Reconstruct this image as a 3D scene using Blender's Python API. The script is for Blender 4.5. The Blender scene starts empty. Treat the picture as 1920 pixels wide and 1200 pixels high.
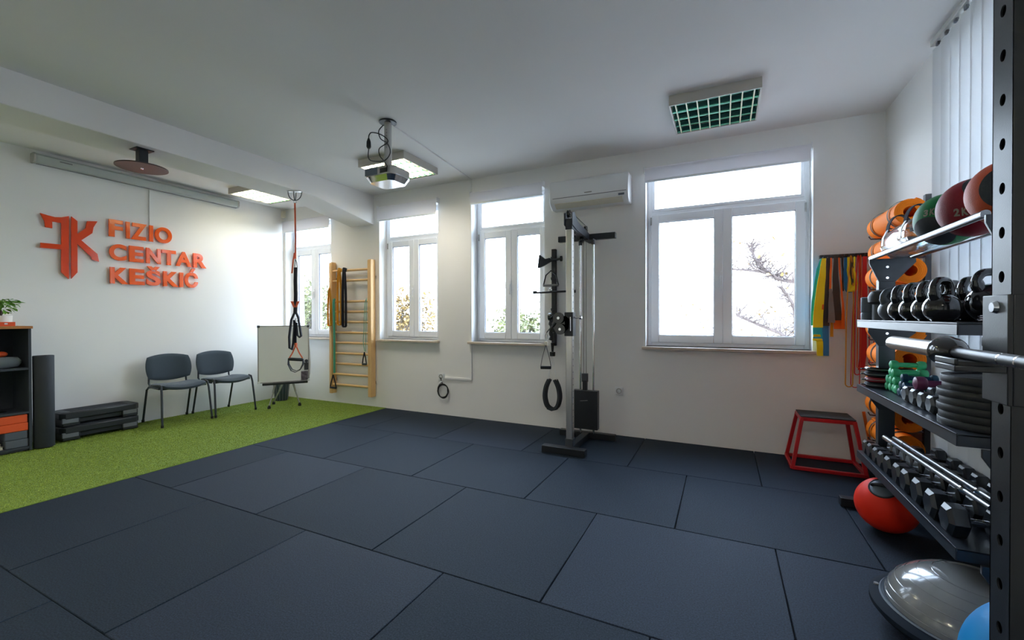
import bpy, math, random
from mathutils import Vector, Matrix
R = math.radians
PI = math.pi
random.seed(7)
sc = bpy.context.scene
COL = sc.collection

# ------------------------------------------------------------------ camera
cd = bpy.data.cameras.new('camera')
cam = bpy.data.objects.new('camera', cd)
COL.objects.link(cam)
cam.location = (0, 0, 1.285)
cam.rotation_euler = (Matrix.Rotation(R(25.98), 4, 'Z') @ Matrix.Rotation(R(90 - 0.454), 4, 'X') @ Matrix.Rotation(R(-0.134), 4, 'Z')).to_euler()
cd.sensor_width = 36
cd.lens = 811.2 / 1920 * 36
cd.clip_start = 0.02
sc.camera = cam

# ------------------------------------------------------------------ world, light, exposure
W = bpy.data.worlds.new('sky')
sc.world = W
W.use_nodes = True
nt = W.node_tree
bg = nt.nodes['Background']
tc = nt.nodes.new('ShaderNodeTexCoord')
sep = nt.nodes.new('ShaderNodeSeparateXYZ')
rmp = nt.nodes.new('ShaderNodeValToRGB')
nt.links.new(tc.outputs['Generated'], sep.inputs[0])
nt.links.new(sep.outputs['Z'], rmp.inputs[0])
rmp.color_ramp.elements[0].position = 0.0
rmp.color_ramp.elements[0].color = (0.76, 0.88, 1.0, 1)
rmp.color_ramp.elements[1].position = 0.8
rmp.color_ramp.elements[1].color = (0.58, 0.74, 1.0, 1)
nt.links.new(rmp.outputs[0], bg.inputs[0])
SKY = 6.0
bg.inputs[1].default_value = SKY
LAMP = 4.0
sc.view_settings.view_transform = 'Standard'
sc.view_settings.look = 'None'
sc.view_settings.gamma = 1
sc.view_settings.use_curve_mapping = False
sc.view_settings.exposure = 1.72
cy = sc.cycles
cy.use_denoising = True
cy.max_bounces = 10
cy.diffuse_bounces = 6
cy.glossy_bounces = 4
cy.transparent_max_bounces = 16
cy.transmission_bounces = 6
cy.caustics_reflective = False
cy.caustics_refractive = False
cy.sample_clamp_indirect = 6


def portal(loc, rot, sx, sy):
    l = bpy.data.lights.new('window_portal', 'AREA')
    l.shape = 'RECTANGLE'
    l.size, l.size_y = sx, sy
    l.cycles.is_portal = True
    o = bpy.data.objects.new('window_portal', l)
    COL.objects.link(o)
    o.location, o.rotation_euler = loc, rot


WINX = [(-6.36, -5.34), (-4.38, -3.37), (-2.86, -1.865), (-0.73, 0.73)]
WZ0, WZ1 = 0.97, 2.80
for a, b in WINX:
    portal(((a + b) / 2, 5.03, (WZ0 + WZ1) / 2), (R(-90), 0, 0), b - a, WZ1 - WZ0)
portal((1.57, 2.25, 1.85), (0, R(90), 0), 1.9, 2.3)


# ------------------------------------------------------------------ materials
def mat(name, col, rough=0.5, metal=0.0, bump=0.0, bscale=60.0, var=0.0, vscale=8.0, spec=0.5, coat=0.0, sheen=0.0, emit=None, estr=0.0, trans=0.0):
    m = bpy.data.materials.new(name)
    m.use_nodes = True
    n = m.node_tree
    p = n.nodes['Principled BSDF']
    p.inputs['Base Color'].default_value = (*col, 1)
    p.inputs['Roughness'].default_value = rough
    p.inputs['Metallic'].default_value = metal
    p.inputs['Specular IOR Level'].default_value = spec
    p.inputs['Coat Weight'].default_value = coat
    p.inputs['Sheen Weight'].default_value = sheen
    if trans:
        p.inputs['Transmission Weight'].default_value = trans
    if emit:
        p.inputs['Emission Color'].default_value = (*emit, 1)
        p.inputs['Emission Strength'].default_value = estr
    co = n.nodes.new('ShaderNodeTexCoord')
    if var:
        t = n.nodes.new('ShaderNodeTexNoise')
        t.inputs['Scale'].default_value = vscale
        t.inputs['Detail'].default_value = 6
        n.links.new(co.outputs['Object'], t.inputs['Vector'])
        r = n.nodes.new('ShaderNodeValToRGB')
        r.color_ramp.elements[0].position = 0.3
        r.color_ramp.elements[1].position = 0.7
        r.color_ramp.elements[0].color = (*[max(0, c * (1 - var)) for c in col], 1)
        r.color_ramp.elements[1].color = (*[min(1, c * (1 + var)) for c in col], 1)
        n.links.new(t.outputs['Fac'], r.inputs[0])
        n.links.new(r.outputs[0], p.inputs['Base Color'])
    if bump:
        t = n.nodes.new('ShaderNodeTexNoise')
        t.inputs['Scale'].default_value = bscale
        t.inputs['Detail'].default_value = 4
        n.links.new(co.outputs['Object'], t.inputs['Vector'])
        b = n.nodes.new('ShaderNodeBump')
        b.inputs['Strength'].default_value = bump
        b.inputs['Distance'].default_value = 0.004
        n.links.new(t.outputs['Fac'], b.inputs['Height'])
        n.links.new(b.outputs[0], p.inputs['Normal'])
    return m


def wood_mat(name, c1, c2, axis='Z', rough=0.45):
    m = bpy.data.materials.new(name)
    m.use_nodes = True
    n = m.node_tree
    p = n.nodes['Principled BSDF']
    p.inputs['Roughness'].default_value = rough
    co = n.nodes.new('ShaderNodeTexCoord')
    mp = n.nodes.new('ShaderNodeMapping')
    s = {'X': (0.8, 14, 14), 'Y': (14, 0.8, 14), 'Z': (14, 14, 0.8)}[axis]
    mp.inputs['Scale'].default_value = s
    t = n.nodes.new('ShaderNodeTexNoise')
    t.inputs['Scale'].default_value = 3
    t.inputs['Detail'].default_value = 8
    t.inputs['Distortion'].default_value = 0.6
    r = n.nodes.new('ShaderNodeValToRGB')
    r.color_ramp.elements[0].position = 0.3
    r.color_ramp.elements[1].position = 0.7
    r.color_ramp.elements[0].color = (*c1, 1)
    r.color_ramp.elements[1].color = (*c2, 1)
    n.links.new(co.outputs['Object'], mp.inputs[0])
    n.links.new(mp.outputs[0], t.inputs['Vector'])
    n.links.new(t.outputs['Fac'], r.inputs[0])
    n.links.new(r.outputs[0], p.inputs['Base Color'])
    return m


def clear_mat(name, tint, gloss=0.12, rough=0.03):
    m = bpy.data.materials.new(name)
    m.use_nodes = True
    n = m.node_tree
    n.nodes.clear()
    o = n.nodes.new('ShaderNodeOutputMaterial')
    t = n.nodes.new('ShaderNodeBsdfTransparent')
    t.inputs[0].default_value = (*tint, 1)
    g = n.nodes.new('ShaderNodeBsdfGlossy')
    g.inputs['Roughness'].default_value = rough
    f = n.nodes.new('ShaderNodeLayerWeight')
    f.inputs[0].default_value = 0.5
    pw = n.nodes.new('ShaderNodeMath')
    pw.operation = 'POWER'
    pw.inputs[1].default_value = 4.0
    a = n.nodes.new('ShaderNodeMath')
    a.operation = 'ADD'
    a.use_clamp = True
    a.inputs[1].default_value = gloss + 0.03
    mx = n.nodes.new('ShaderNodeMixShader')
    n.links.new(f.outputs['Facing'], pw.inputs[0])
    n.links.new(pw.outputs[0], a.inputs[0])
    n.links.new(a.outputs[0], mx.inputs[0])
    n.links.new(t.outputs[0], mx.inputs[1])
    n.links.new(g.outputs[0], mx.inputs[2])
    n.links.new(mx.outputs[0], o.inputs[0])
    return m


def fabric_translucent(name, col, amount=0.5):
    m = bpy.data.materials.new(name)
    m.use_nodes = True
    n = m.node_tree
    n.nodes.clear()
    o = n.nodes.new('ShaderNodeOutputMaterial')
    d = n.nodes.new('ShaderNodeBsdfDiffuse')
    d.inputs[0].default_value = (*col, 1)
    t = n.nodes.new('ShaderNodeBsdfTranslucent')
    t.inputs[0].default_value = (*col, 1)
    mx = n.nodes.new('ShaderNodeMixShader')
    mx.inputs[0].default_value = amount
    n.links.new(d.outputs[0], mx.inputs[1])
    n.links.new(t.outputs[0], mx.inputs[2])
    n.links.new(mx.outputs[0], o.inputs[0])
    return m


M_ = {}
M_['wall'] = mat('wall_paint', (0.84, 0.835, 0.82), 0.7, bump=0.10, bscale=90, spec=0.3)
M_['ceil'] = mat('ceiling_paint', (0.80, 0.785, 0.77), 0.85, bump=0.08, bscale=60, spec=0.2)
M_['pvc'] = mat('white_pvc', (0.90, 0.92, 0.95), 0.25)
M_['gasket'] = mat('grey_gasket', (0.15, 0.15, 0.17), 0.6)
M_['glass'] = clear_mat('window_glass', (0.97, 0.98, 0.98), 0.0)
M_['sill'] = mat('beige_stone_sill', (0.62, 0.52, 0.42), 0.35, var=0.12, vscale=12)
M_['blind'] = fabric_translucent('blind_fabric', (0.86, 0.85, 0.88), 0.22)
M_['vblind'] = fabric_translucent('vertical_blind_fabric', (0.82, 0.83, 0.85), 0.17)
M_['tile'] = mat('black_rubber_tile', (0.0115, 0.0185, 0.029), 0.66, bump=0.6, bscale=300, var=0.75, vscale=150, spec=0.24)
M_['tile2'] = mat('black_rubber_tile_worn', (0.013, 0.020, 0.034), 0.62, bump=0.6, bscale=300, var=0.7, vscale=150, spec=0.26)
for k_ in ('tile', 'tile2'):
    M_[k_].node_tree.nodes['Principled BSDF'].inputs['Specular Tint'].default_value = (0.62, 0.78, 1.0, 1)
M_['gap'] = mat('dark_subfloor', (0.01, 0.011, 0.013), 0.8)
M_['turf'] = mat('green_turf_base', (0.14, 0.21, 0.025), 0.9, var=0.2, vscale=60)
M_['grass'] = mat('green_turf_fibre', (0.29, 0.38, 0.055), 0.6, var=0.15, vscale=25, spec=0.3)
M_['black'] = mat('black_powder_coat', (0.010, 0.012, 0.016), 0.38, bump=0.05, bscale=300)
M_['dgrey'] = mat('dark_grey_metal', (0.045, 0.05, 0.06), 0.35)
M_['navy'] = mat('charcoal_blue_metal', (0.022, 0.029, 0.040), 0.36)
M_['blackrub'] = mat('black_rubber', (0.011, 0.012, 0.014), 0.55, bump=0.1, bscale=200)
M_['gloss'] = mat('black_enamel', (0.012, 0.012, 0.014), 0.12, coat=0.5)
M_['greyiron'] = mat('grey_cast_iron', (0.06, 0.07, 0.085), 0.4)
M_['foam'] = mat('black_foam', (0.022, 0.027, 0.034), 0.75, bump=0.25, bscale=260)
M_['chrome'] = mat('chrome', (0.75, 0.76, 0.78), 0.12, 1.0)
M_['rail'] = mat('satin_rail', (0.24, 0.245, 0.26), 0.33, 1.0)
M_['hex'] = mat('black_hex_rubber', (0.013, 0.018, 0.025), 0.32)
M_['steel'] = mat('brushed_steel', (0.62, 0.60, 0.57), 0.28, 1.0, bump=0.03, bscale=200)
M_['louvre'] = mat('louvre_green_reflection', (0.16, 0.46, 0.34), 0.10, 1.0)  # polished metal; green of the mirrored turf is put into its base colour
M_['louvre_edge'] = mat('cream_louvre_edge', (0.80, 0.76, 0.50), 0.4)
M_['alu'] = mat('white_enamel_housing', (0.50, 0.47, 0.42), 0.4)
M_['tube'] = mat('lit_tube', (1, 1, 1), 0.4, emit=(1.0, 0.93, 0.72), estr=LAMP)
M_['tube_off'] = mat('unlit_tube', (0.75, 0.75, 0.75), 0.3)
M_['orange'] = mat('orange_acrylic', (0.93, 0.115, 0.004), 0.14, coat=0.1)
M_['orange_red'] = mat('red_orange_acrylic', (0.82, 0.065, 0.006), 0.14, coat=0.1)
M_['mat'] = mat('orange_foam_mat', (0.94, 0.215, 0.004), 0.65, bump=0.08, bscale=300, spec=0.2)
M_['matcore'] = mat('dark_strap', (0.03, 0.015, 0.012), 0.7)
M_['wood'] = wood_mat('pine_post', (0.72, 0.43, 0.17), (0.80, 0.53, 0.25), 'Z')
M_['wood_x'] = wood_mat('pine_rung', (0.66, 0.40, 0.17), (0.78, 0.52, 0.26), 'X')
M_['wood_top'] = wood_mat('orange_beech_top', (0.42, 0.16, 0.04), (0.55, 0.24, 0.07), 'Y')
M_['shelf'] = mat('anthracite_board', (0.035, 0.043, 0.055), 0.5)
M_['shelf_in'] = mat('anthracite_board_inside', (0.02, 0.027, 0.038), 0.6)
M_['fabric'] = mat('charcoal_chair_fabric', (0.026, 0.042, 0.056), 0.9, bump=0.5, bscale=500, var=0.25, vscale=300, sheen=0.2)
M_['chairmetal'] = mat('black_chair_tube', (0.03, 0.038, 0.048), 0.35)
M_['white'] = mat('white_plastic', (0.82, 0.83, 0.84), 0.3)
M_['offwhite'] = mat('cream_plastic', (0.72, 0.68, 0.56), 0.35)
M_['board'] = mat('whiteboard_surface', (0.88, 0.90, 0.92), 0.22)
M_['screen'] = mat('grey_green_screen_case', (0.42, 0.46, 0.45), 0.35)
M_['red'] = mat('red_powder_coat', (0.48, 0.012, 0.018), 0.3)
M_['grip'] = mat('anti_slip_top', (0.035, 0.034, 0.033), 0.8, bump=0.4, bscale=300)
M_['redball'] = mat('red_rubber_ball', (0.80, 0.028, 0.010), 0.5, bump=0.35, bscale=500, spec=0.25)
M_['greyrub'] = mat('grey_rubber', (0.10, 0.13, 0.17), 0.5)
M_['dome'] = mat('silver_dome_vinyl', (0.17, 0.18, 0.185), 0.16, coat=0.3)
M_['bosubase'] = mat('black_blue_base', (0.008, 0.014, 0.024), 0.75, spec=0.12)
M_['blueball'] = mat('blue_gym_ball_vinyl', (0.004, 0.25, 0.62), 0.45, spec=0.2)
M_['greenball'] = mat('green_rubber', (0.004, 0.17, 0.045), 0.5, spec=0.3, bump=0.3, bscale=350)
M_['maroon'] = mat('maroon_rubber', (0.24, 0.012, 0.022), 0.5, spec=0.3, bump=0.3, bscale=350)
M_['brown'] = mat('terracotta_rubber', (0.58, 0.085, 0.025), 0.5, spec=0.3, bump=0.3, bscale=350)
M_['printgrey'] = mat('grey_print', (0.30, 0.28, 0.22), 0.5)
M_['mint'] = mat('mint_green_neoprene', (0.05, 0.47, 0.20), 0.5, bump=0.1, bscale=300)
M_['teal'] = mat('dark_teal_neoprene', (0.006, 0.045, 0.095), 0.45, spec=0.3)
M_['purple'] = mat('plum_neoprene', (0.17, 0.035, 0.10), 0.42)
M_['clear'] = clear_mat('clear_plastic', (0.93, 0.96, 0.98), 0.14, 0.10)
M_['water'] = clear_mat('water', (0.80, 0.90, 0.94), 0.06)
M_['b_yel'] = mat('yellow_latex', (0.92, 0.80, 0.01), 0.45)
M_['b_cyan'] = mat('cyan_latex', (0.005, 0.48, 0.75), 0.45)
M_['b_blue'] = mat('blue_latex', (0.015, 0.22, 0.55), 0.45)
M_['b_dark'] = mat('charcoal_latex', (0.035, 0.033, 0.035), 0.5)
M_['b_grey'] = mat('grey_latex', (0.20, 0.20, 0.20), 0.5)
M_['b_org'] = mat('orange_latex', (0.85, 0.15, 0.01), 0.45)
M_['b_amb'] = mat('amber_latex', (0.72, 0.33, 0.01), 0.4)
M_['b_red'] = mat('red_latex', (0.68, 0.012, 0.010), 0.45)
M_['b_green'] = mat('green_teal_latex', (0.06, 0.36, 0.25), 0.45)
M_['coral'] = mat('coral_webbing', (0.85, 0.16, 0.07), 0.6)
M_['web'] = mat('black_webbing', (0.015, 0.017, 0.03), 0.8, bump=0.4, bscale=500)
M_['blockorg'] = mat('orange_eva_block', (0.75, 0.09, 0.015), 0.6)
M_['blockgry'] = mat('grey_eva_block', (0.09, 0.105, 0.13), 0.65)
M_['paper'] = mat('beige_paper', (0.55, 0.48, 0.36), 0.8)
M_['towel'] = mat('grey_towel', (0.13, 0.155, 0.17), 0.95, bump=0.8, bscale=300, sheen=0.3)
M_['pot'] = mat('cream_pot', (0.70, 0.68, 0.62), 0.4)
M_['leaf'] = mat('green_leaf', (0.15, 0.36, 0.04), 0.4, var=0.3, vscale=20)
M_['soil'] = mat('dark_brown_stem', (0.05, 0.025, 0.015), 0.8)
M_['stepgrey'] = mat('step_pad_grey', (0.16, 0.17, 0.19), 0.5)
M_['stepblk'] = mat('step_black_plastic', (0.022, 0.026, 0.032), 0.42)
M_['steptop'] = mat('step_top_rubber', (0.03, 0.035, 0.042), 0.5, bump=0.3, bscale=150)
M_['bin'] = mat('dark_bin_plastic', (0.03, 0.045, 0.06), 0.4)
M_['silverplastic'] = mat('silver_plastic', (0.55, 0.54, 0.52), 0.22, 0.4)
M_['disc'] = mat('brown_black_disc', (0.06, 0.04, 0.042), 0.35)
M_['facade'] = mat('pale_facade', (0.75, 0.73, 0.70), 0.9)
M_['facade2'] = mat('facade_trim', (0.42, 0.40, 0.38), 0.9)
M_['ground'] = mat('street_ground', (0.30, 0.29, 0.27), 0.9)
M_['bark'] = mat('tree_bark', (0.075, 0.055, 0.05), 0.9)
M_['autumn'] = mat('autumn_leaf', (0.17, 0.11, 0.035), 0.6, var=0.4, vscale=3)
M_['bush'] = mat('pale_green_leaf', (0.12, 0.125, 0.05), 0.6, var=0.4, vscale=3)
M_['photo'] = mat('dark_photo_card', (0.12, 0.10, 0.13), 0.4, var=0.8, vscale=40)


# ------------------------------------------------------------------ mesh builder
class MB:
    def __init__(s):
        s.v, s.f, s.s = [], [], []

    def add(s, v, f, smooth=False):
        b = len(s.v)
        s.v += [Vector(p) for p in v]
        s.f += [tuple(b + i for i in q) for q in f]
        s.s += [smooth] * len(f)
        return s

    def box(s, a, b, mt=None):
        x0, y0, z0 = a
        x1, y1, z1 = b
        v = [(x0, y0, z0), (x1, y0, z0), (x1, y1, z0), (x0, y1, z0), (x0, y0, z1), (x1, y0, z1), (x1, y1, z1), (x0, y1, z1)]
        if mt:
            v = [mt @ Vector(p) for p in v]
        return s.add(v, [(0, 3, 2, 1), (4, 5, 6, 7), (0, 1, 5, 4), (1, 2, 6, 5), (2, 3, 7, 6), (3, 0, 4, 7)])

    def cbox(s, c, d, mt=None):
        return s.box([c[i] - d[i] / 2 for i in range(3)], [c[i] + d[i] / 2 for i in range(3)], mt)

    def beam(s, p, q, w, h, up=(0, 0, 1)):
        p, q = Vector(p), Vector(q)
        d = (q - p).normalized()
        u = Vector(up)
        x = d.cross(u)
        if x.length < 1e-5:
            x = d.cross(Vector((0, 1, 0)))
        x.normalize()
        z = x.cross(d).normalized()
        v = []
        for e in (p, q):
            for a, b in ((-1, -1), (1, -1), (1, 1), (-1, 1)):
                v.append(e + x * a * w / 2 + z * b * h / 2)
        return s.add(v, [(0, 1, 2, 3), (7, 6, 5, 4), (0, 4, 5, 1), (1, 5, 6, 2), (2, 6, 7, 3), (3, 7, 4, 0)])

    def tube(s, pts, r, n=10, closed=False, caps=True):
        pts = [Vector(p) for p in pts]
        m = len(pts)
        rr = r if isinstance(r, (list, tuple)) else [r] * m
        v = []
        prev = None
        for i, p in enumerate(pts):
            if closed:
                d = pts[(i + 1) % m] - pts[i - 1]
            else:
                d = pts[min(i + 1, m - 1)] - pts[max(i - 1, 0)]
            if d.length < 1e-9:
                d = Vector((0, 0, 1))
            d.normalize()
            if prev is None:
                a = d.orthogonal().normalized()
            else:
                a = prev - d * prev.dot(d)
                if a.length < 1e-6:
                    a = d.orthogonal()
                a.normalize()
            prev = a
            b = d.cross(a)
            for k in range(n):
                t = 2 * PI * k / n
                v.append(p + (a * math.cos(t) + b * math.sin(t)) * rr[i])
        f = []
        for i in range(m if closed else m - 1):
            j = (i + 1) % m
            for k in range(n):
                k2 = (k + 1) % n
                f.append((i * n + k, i * n + k2, j * n + k2, j * n + k))
        s.add(v, f, True)
        if caps and not closed:
            s.add(v[:n], [tuple(reversed(range(n)))])
            s.add(v[-n:], [tuple(range(n))])
        return s

    def lathe(s, prof, c=(0, 0, 0), axis=(0, 0, 1), n=28, smooth=True):
        ax = Vector(axis).normalized()
        a = ax.orthogonal().normalized()
        b = ax.cross(a)
        c = Vector(c)
        v, f = [], []
        for r, z in prof:
            for k in range(n):
                t = 2 * PI * k / n
                v.append(c + ax * z + (a * math.cos(t) + b * math.sin(t)) * max(r, 1e-5))
        for i in range(len(prof) - 1):
            for k in range(n):
                k2 = (k + 1) % n
                f.append((i * n + k, i * n + k2, (i + 1) * n + k2, (i + 1) * n + k))
        return s.add(v, f, smooth)

    def prism(s, poly, h, mt):
        """poly: 2-D points, extruded h along local z, placed by mt"""
        n = len(poly)
        v = [mt @ Vector((x, y, 0)) for x, y in poly] + [mt @ Vector((x, y, h)) for x, y in poly]
        f = [tuple(reversed(range(n))), tuple(range(n, 2 * n))]
        f += [(i, (i + 1) % n, n + (i + 1) % n, n + i) for i in range(n)]
        return s.add(v, f)

    def sphere(s, c, r, nu=28, nv=16, sq=(1, 1, 1)):
        prof = [(r * math.sin(PI * i / nv), -r * math.cos(PI * i / nv)) for i in range(nv + 1)]
        b = MB().lathe(prof, (0, 0, 0), n=nu)
        c = Vector(c)
        return s.add([c + Vector((p.x * sq[0], p.y * sq[1], p.z * sq[2])) for p in b.v], b.f, True)


def arc(c, r, a0, a1, n, u=(1, 0, 0), w=(0, 0, 1)):
    c, u, w = Vector(c), Vector(u), Vector(w)
    ru, rw = r if isinstance(r, tuple) else (r, r)
    return [c + u * ru * math.cos(a0 + (a1 - a0) * i / n) + w * rw * math.sin(a0 + (a1 - a0) * i / n) for i in range(n + 1)]


ORG = {}


def obj(name, mb, m, parent=None, bevel=0.0, seg=2, local=False):
    me = bpy.data.meshes.new(name)
    org = ORG.get(parent.name, Vector()) if parent and not local else Vector()
    me.from_pydata([tuple(p - org) for p in mb.v], [], mb.f)
    me.polygons.foreach_set('use_smooth', [bool(x) or bevel > 0 for x in mb.s])
    me.update()
    if any(mb.s) or bevel:
        me.set_sharp_from_angle(angle=R(40))
    me.materials.append(M_[m] if isinstance(m, str) else m)
    o = bpy.data.objects.new(name, me)
    COL.objects.link(o)
    if parent:
        o.parent = parent
        ORG[o.name] = org
    if bevel:
        b = o.modifiers.new('bevel', 'BEVEL')
        b.width = bevel
        b.segments = seg
        b.limit_method = 'ANGLE'
        b.angle_limit = R(50)
    return o


def tag(o, label, cat, group=None):
    o['label'] = label
    o['category'] = cat
    if group:
        o['group'] = group
    return o


def struct(name, mb, m, parent=None, bevel=0.0, label=None):
    o = obj(name, mb, m, parent, bevel)
    if not parent:
        o['kind'] = 'structure'
        if label:
            o['label'] = label
            o['category'] = name.split('_')[0]
    return o


def thing(name, label, cat, loc=(0, 0, 0), group=None):
    o = bpy.data.objects.new(name, None)
    o.empty_display_size = 0.1
    COL.objects.link(o)
    o.location = loc
    ORG[o.name] = Vector(loc)
    return tag(o, label, cat, group)


def dup(root, loc, label=None, rz=None, group=None, scale=None):
    def cp(o, par):
        c = o.copy()
        COL.objects.link(c)
        c.parent = par
        for ch in o.children:
            cp(ch, c)
        return c
    r = cp(root, None)
    r.location = loc
    if rz is not None:
        r.rotation_euler = (0, 0, rz)
    if scale:
        r.scale = (scale,) * 3
    if label:
        r['label'] = label
    if group:
        r['group'] = group
    return r


def single(name, mb, m, label, cat, loc=None, group=None, bevel=0.0):
    """a thing that is one mesh; its origin is put at loc"""
    loc = Vector(loc) if loc is not None else Vector()
    b = MB()
    b.v = [p - loc for p in mb.v]
    b.f, b.s = mb.f, mb.s
    o = obj(name, b, m, None, bevel)
    o.location = loc
    ORG[o.name] = loc
    return tag(o, label, cat, group)


# ================================================================== SETTING
XL, XR, YB, YF, H = -6.40, 1.24, 4.70, -3.0, 3.02

# floor slab with rubber tiles
floor = struct('floor', MB().box((XL - 0.3, YF - 0.3, -0.25), (XR + 0.3, YB + 0.3, -0.022)), 'gap', label='floor covered with dark rubber tiles', )
ROWS = [(3.748, 4.698), (2.773, 3.744), (1.795, 2.769), (0.845, 1.791), (-0.13, 0.841), (-1.10, -0.134), (-2.07, -1.104), (-3.0, -2.074)]
JO = [0.267, 0.740, 0.262, 0.740, 0.262, 0.74, 0.262, 0.74]
XT = -4.268
tile_mesh = {}
for ri, (y0, y1) in enumerate(ROWS):
    xs = [JO[ri] - k * 1.0 for k in range(-2, 8)]
    xs = sorted(x for x in xs if XT + 0.02 < x < XR - 0.02)
    xs = [XT] + xs + [XR - 0.002]
    for a, b in zip(xs, xs[1:]):
        w, d = round(b - a - 0.005, 3), round(y1 - y0, 3)
        key = (w, d)
        mname = 'tile' if random.random() < 0.6 else 'tile2'
        if (key, mname) not in tile_mesh:
            o = obj('rubber_tile', MB().box((0, 0, -0.02), (w, d, 0.0)), mname, floor, bevel=0.003, seg=1)
            tile_mesh[(key, mname)] = o
        else:
            o = tile_mesh[(key, mname)].copy()
            COL.objects.link(o)
        o.location = (a + 0.0025, y0, 0)

# artificial turf strip
turf = thing('artificial_turf', 'strip of short bright green artificial turf along the left wall', 'turf', (XL, YF, -0.02))
obj('turf_backing', MB().box((XL + 0.002, YF + 0.002, -0.02), (XT - 0.003, YB - 0.002, 0.002)), 'turf', turf)
tv, tf = MB(), []
NB = 140000
vv, ff = [], []
for i in range(NB):
    # more blades where the strip is in view
    y = random.uniform(0.6, YB - 0.01) if random.random() < 0.93 else random.uniform(YF, 0.6)
    x = random.uniform(XL + 0.008, XT - 0.008)
    a = random.uniform(0, 2 * PI)
    w = 0.0030
    l = random.uniform(0.005, 0.010)
    dx, dy = math.cos(a) * w, math.sin(a) * w
    lx, ly = random.uniform(-0.007, 0.007), random.uniform(-0.007, 0.007)
    k = len(vv)
    vv += [Vector((x - dx, y - dy, 0.001)), Vector((x + dx, y + dy, 0.001)), Vector((x + lx, y + ly, l))]
    ff.append((k, k + 1, k + 2))
tv.v, tv.f, tv.s = vv, ff, [False] * len(ff)
g = obj('grass_blades', tv, 'grass', turf)
g['kind'] = 'stuff'


# walls
def wall_with_openings(name, axis, p0, p1, lo, hi, ops, m='wall', label=None):
    """axis 'x': wall runs along x between lo..hi, thickness p0..p1 in y; ops: list of (a,b,z0,z1)"""
    mb = MB()

    def bx(a, b, z0, z1):
        if b - a < 1e-4 or z1 - z0 < 1e-4:
            return
        if axis == 'x':
            mb.box((a, p0, z0), (b, p1, z1))
        else:
            mb.box((p0, a, z0), (p1, b, z1))
    cur = lo
    for a, b, z0, z1 in sorted(ops):
        bx(cur, a, -0.2, H + 0.2)
        bx(a, b, -0.2, z0)
        bx(a, b, z1, H + 0.2)
        cur = b
    bx(cur, hi, -0.2, H + 0.2)
    return struct(name, mb, m, label=label)


wall_with_openings('wall_north', 'x', YB, YB + 0.34, XL - 0.3, XR + 0.3, [(a, b, WZ0, WZ1) for a, b in WINX], label='white painted window wall')
wall_with_openings('wall_east', 'y', XR, XR + 0.34, YF - 0.3, YB, [(1.1, 3.4, 0.9, 2.8)], label='white painted right wall')
struct('wall_west', MB().box((XL - 0.3, YF - 0.3, -0.2), (XL, YB, H + 0.2)), 'wall', label='white painted left wall with the sign')
struct('wall_south', MB().box((XL, YF - 0.3, -0.2), (XR, YF, H + 0.2)), 'wall', label='white painted wall behind the viewer')
struct('ceiling', MB().box((XL - 0.3, YF - 0.3, H), (XR + 0.3, YB + 0.3, H + 0.25)), 'ceil', label='flat white plaster ceiling')
# ceiling beam with a haunch at the window wall
bm_ = MB()
prof = [(YF, 2.765), (3.70, 2.765), (YB, 2.60), (YB, H), (YF, H)]
bm_.prism([(y, z) for y, z in prof], 0.44, Matrix(((0, 0, 1, -4.92), (1, 0, 0, 0), (0, 1, 0, 0), (0, 0, 0, 1))))
struct('trim_1', bm_, 'ceil', bevel=0.006, label='plastered ceiling beam across the room')


# windows
def frame_rect(mb, a, b, z0, z1, y0, y1, w):
    mb.box((a, y0, z0), (a + w, y1, z1))
    mb.box((b - w, y0, z0), (b, y1, z1))
    mb.box((a + w, y0, z0), (b - w, y1, z0 + w))
    mb.box((a + w, y0, z1 - w), (b - w, y1, z1))


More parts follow.
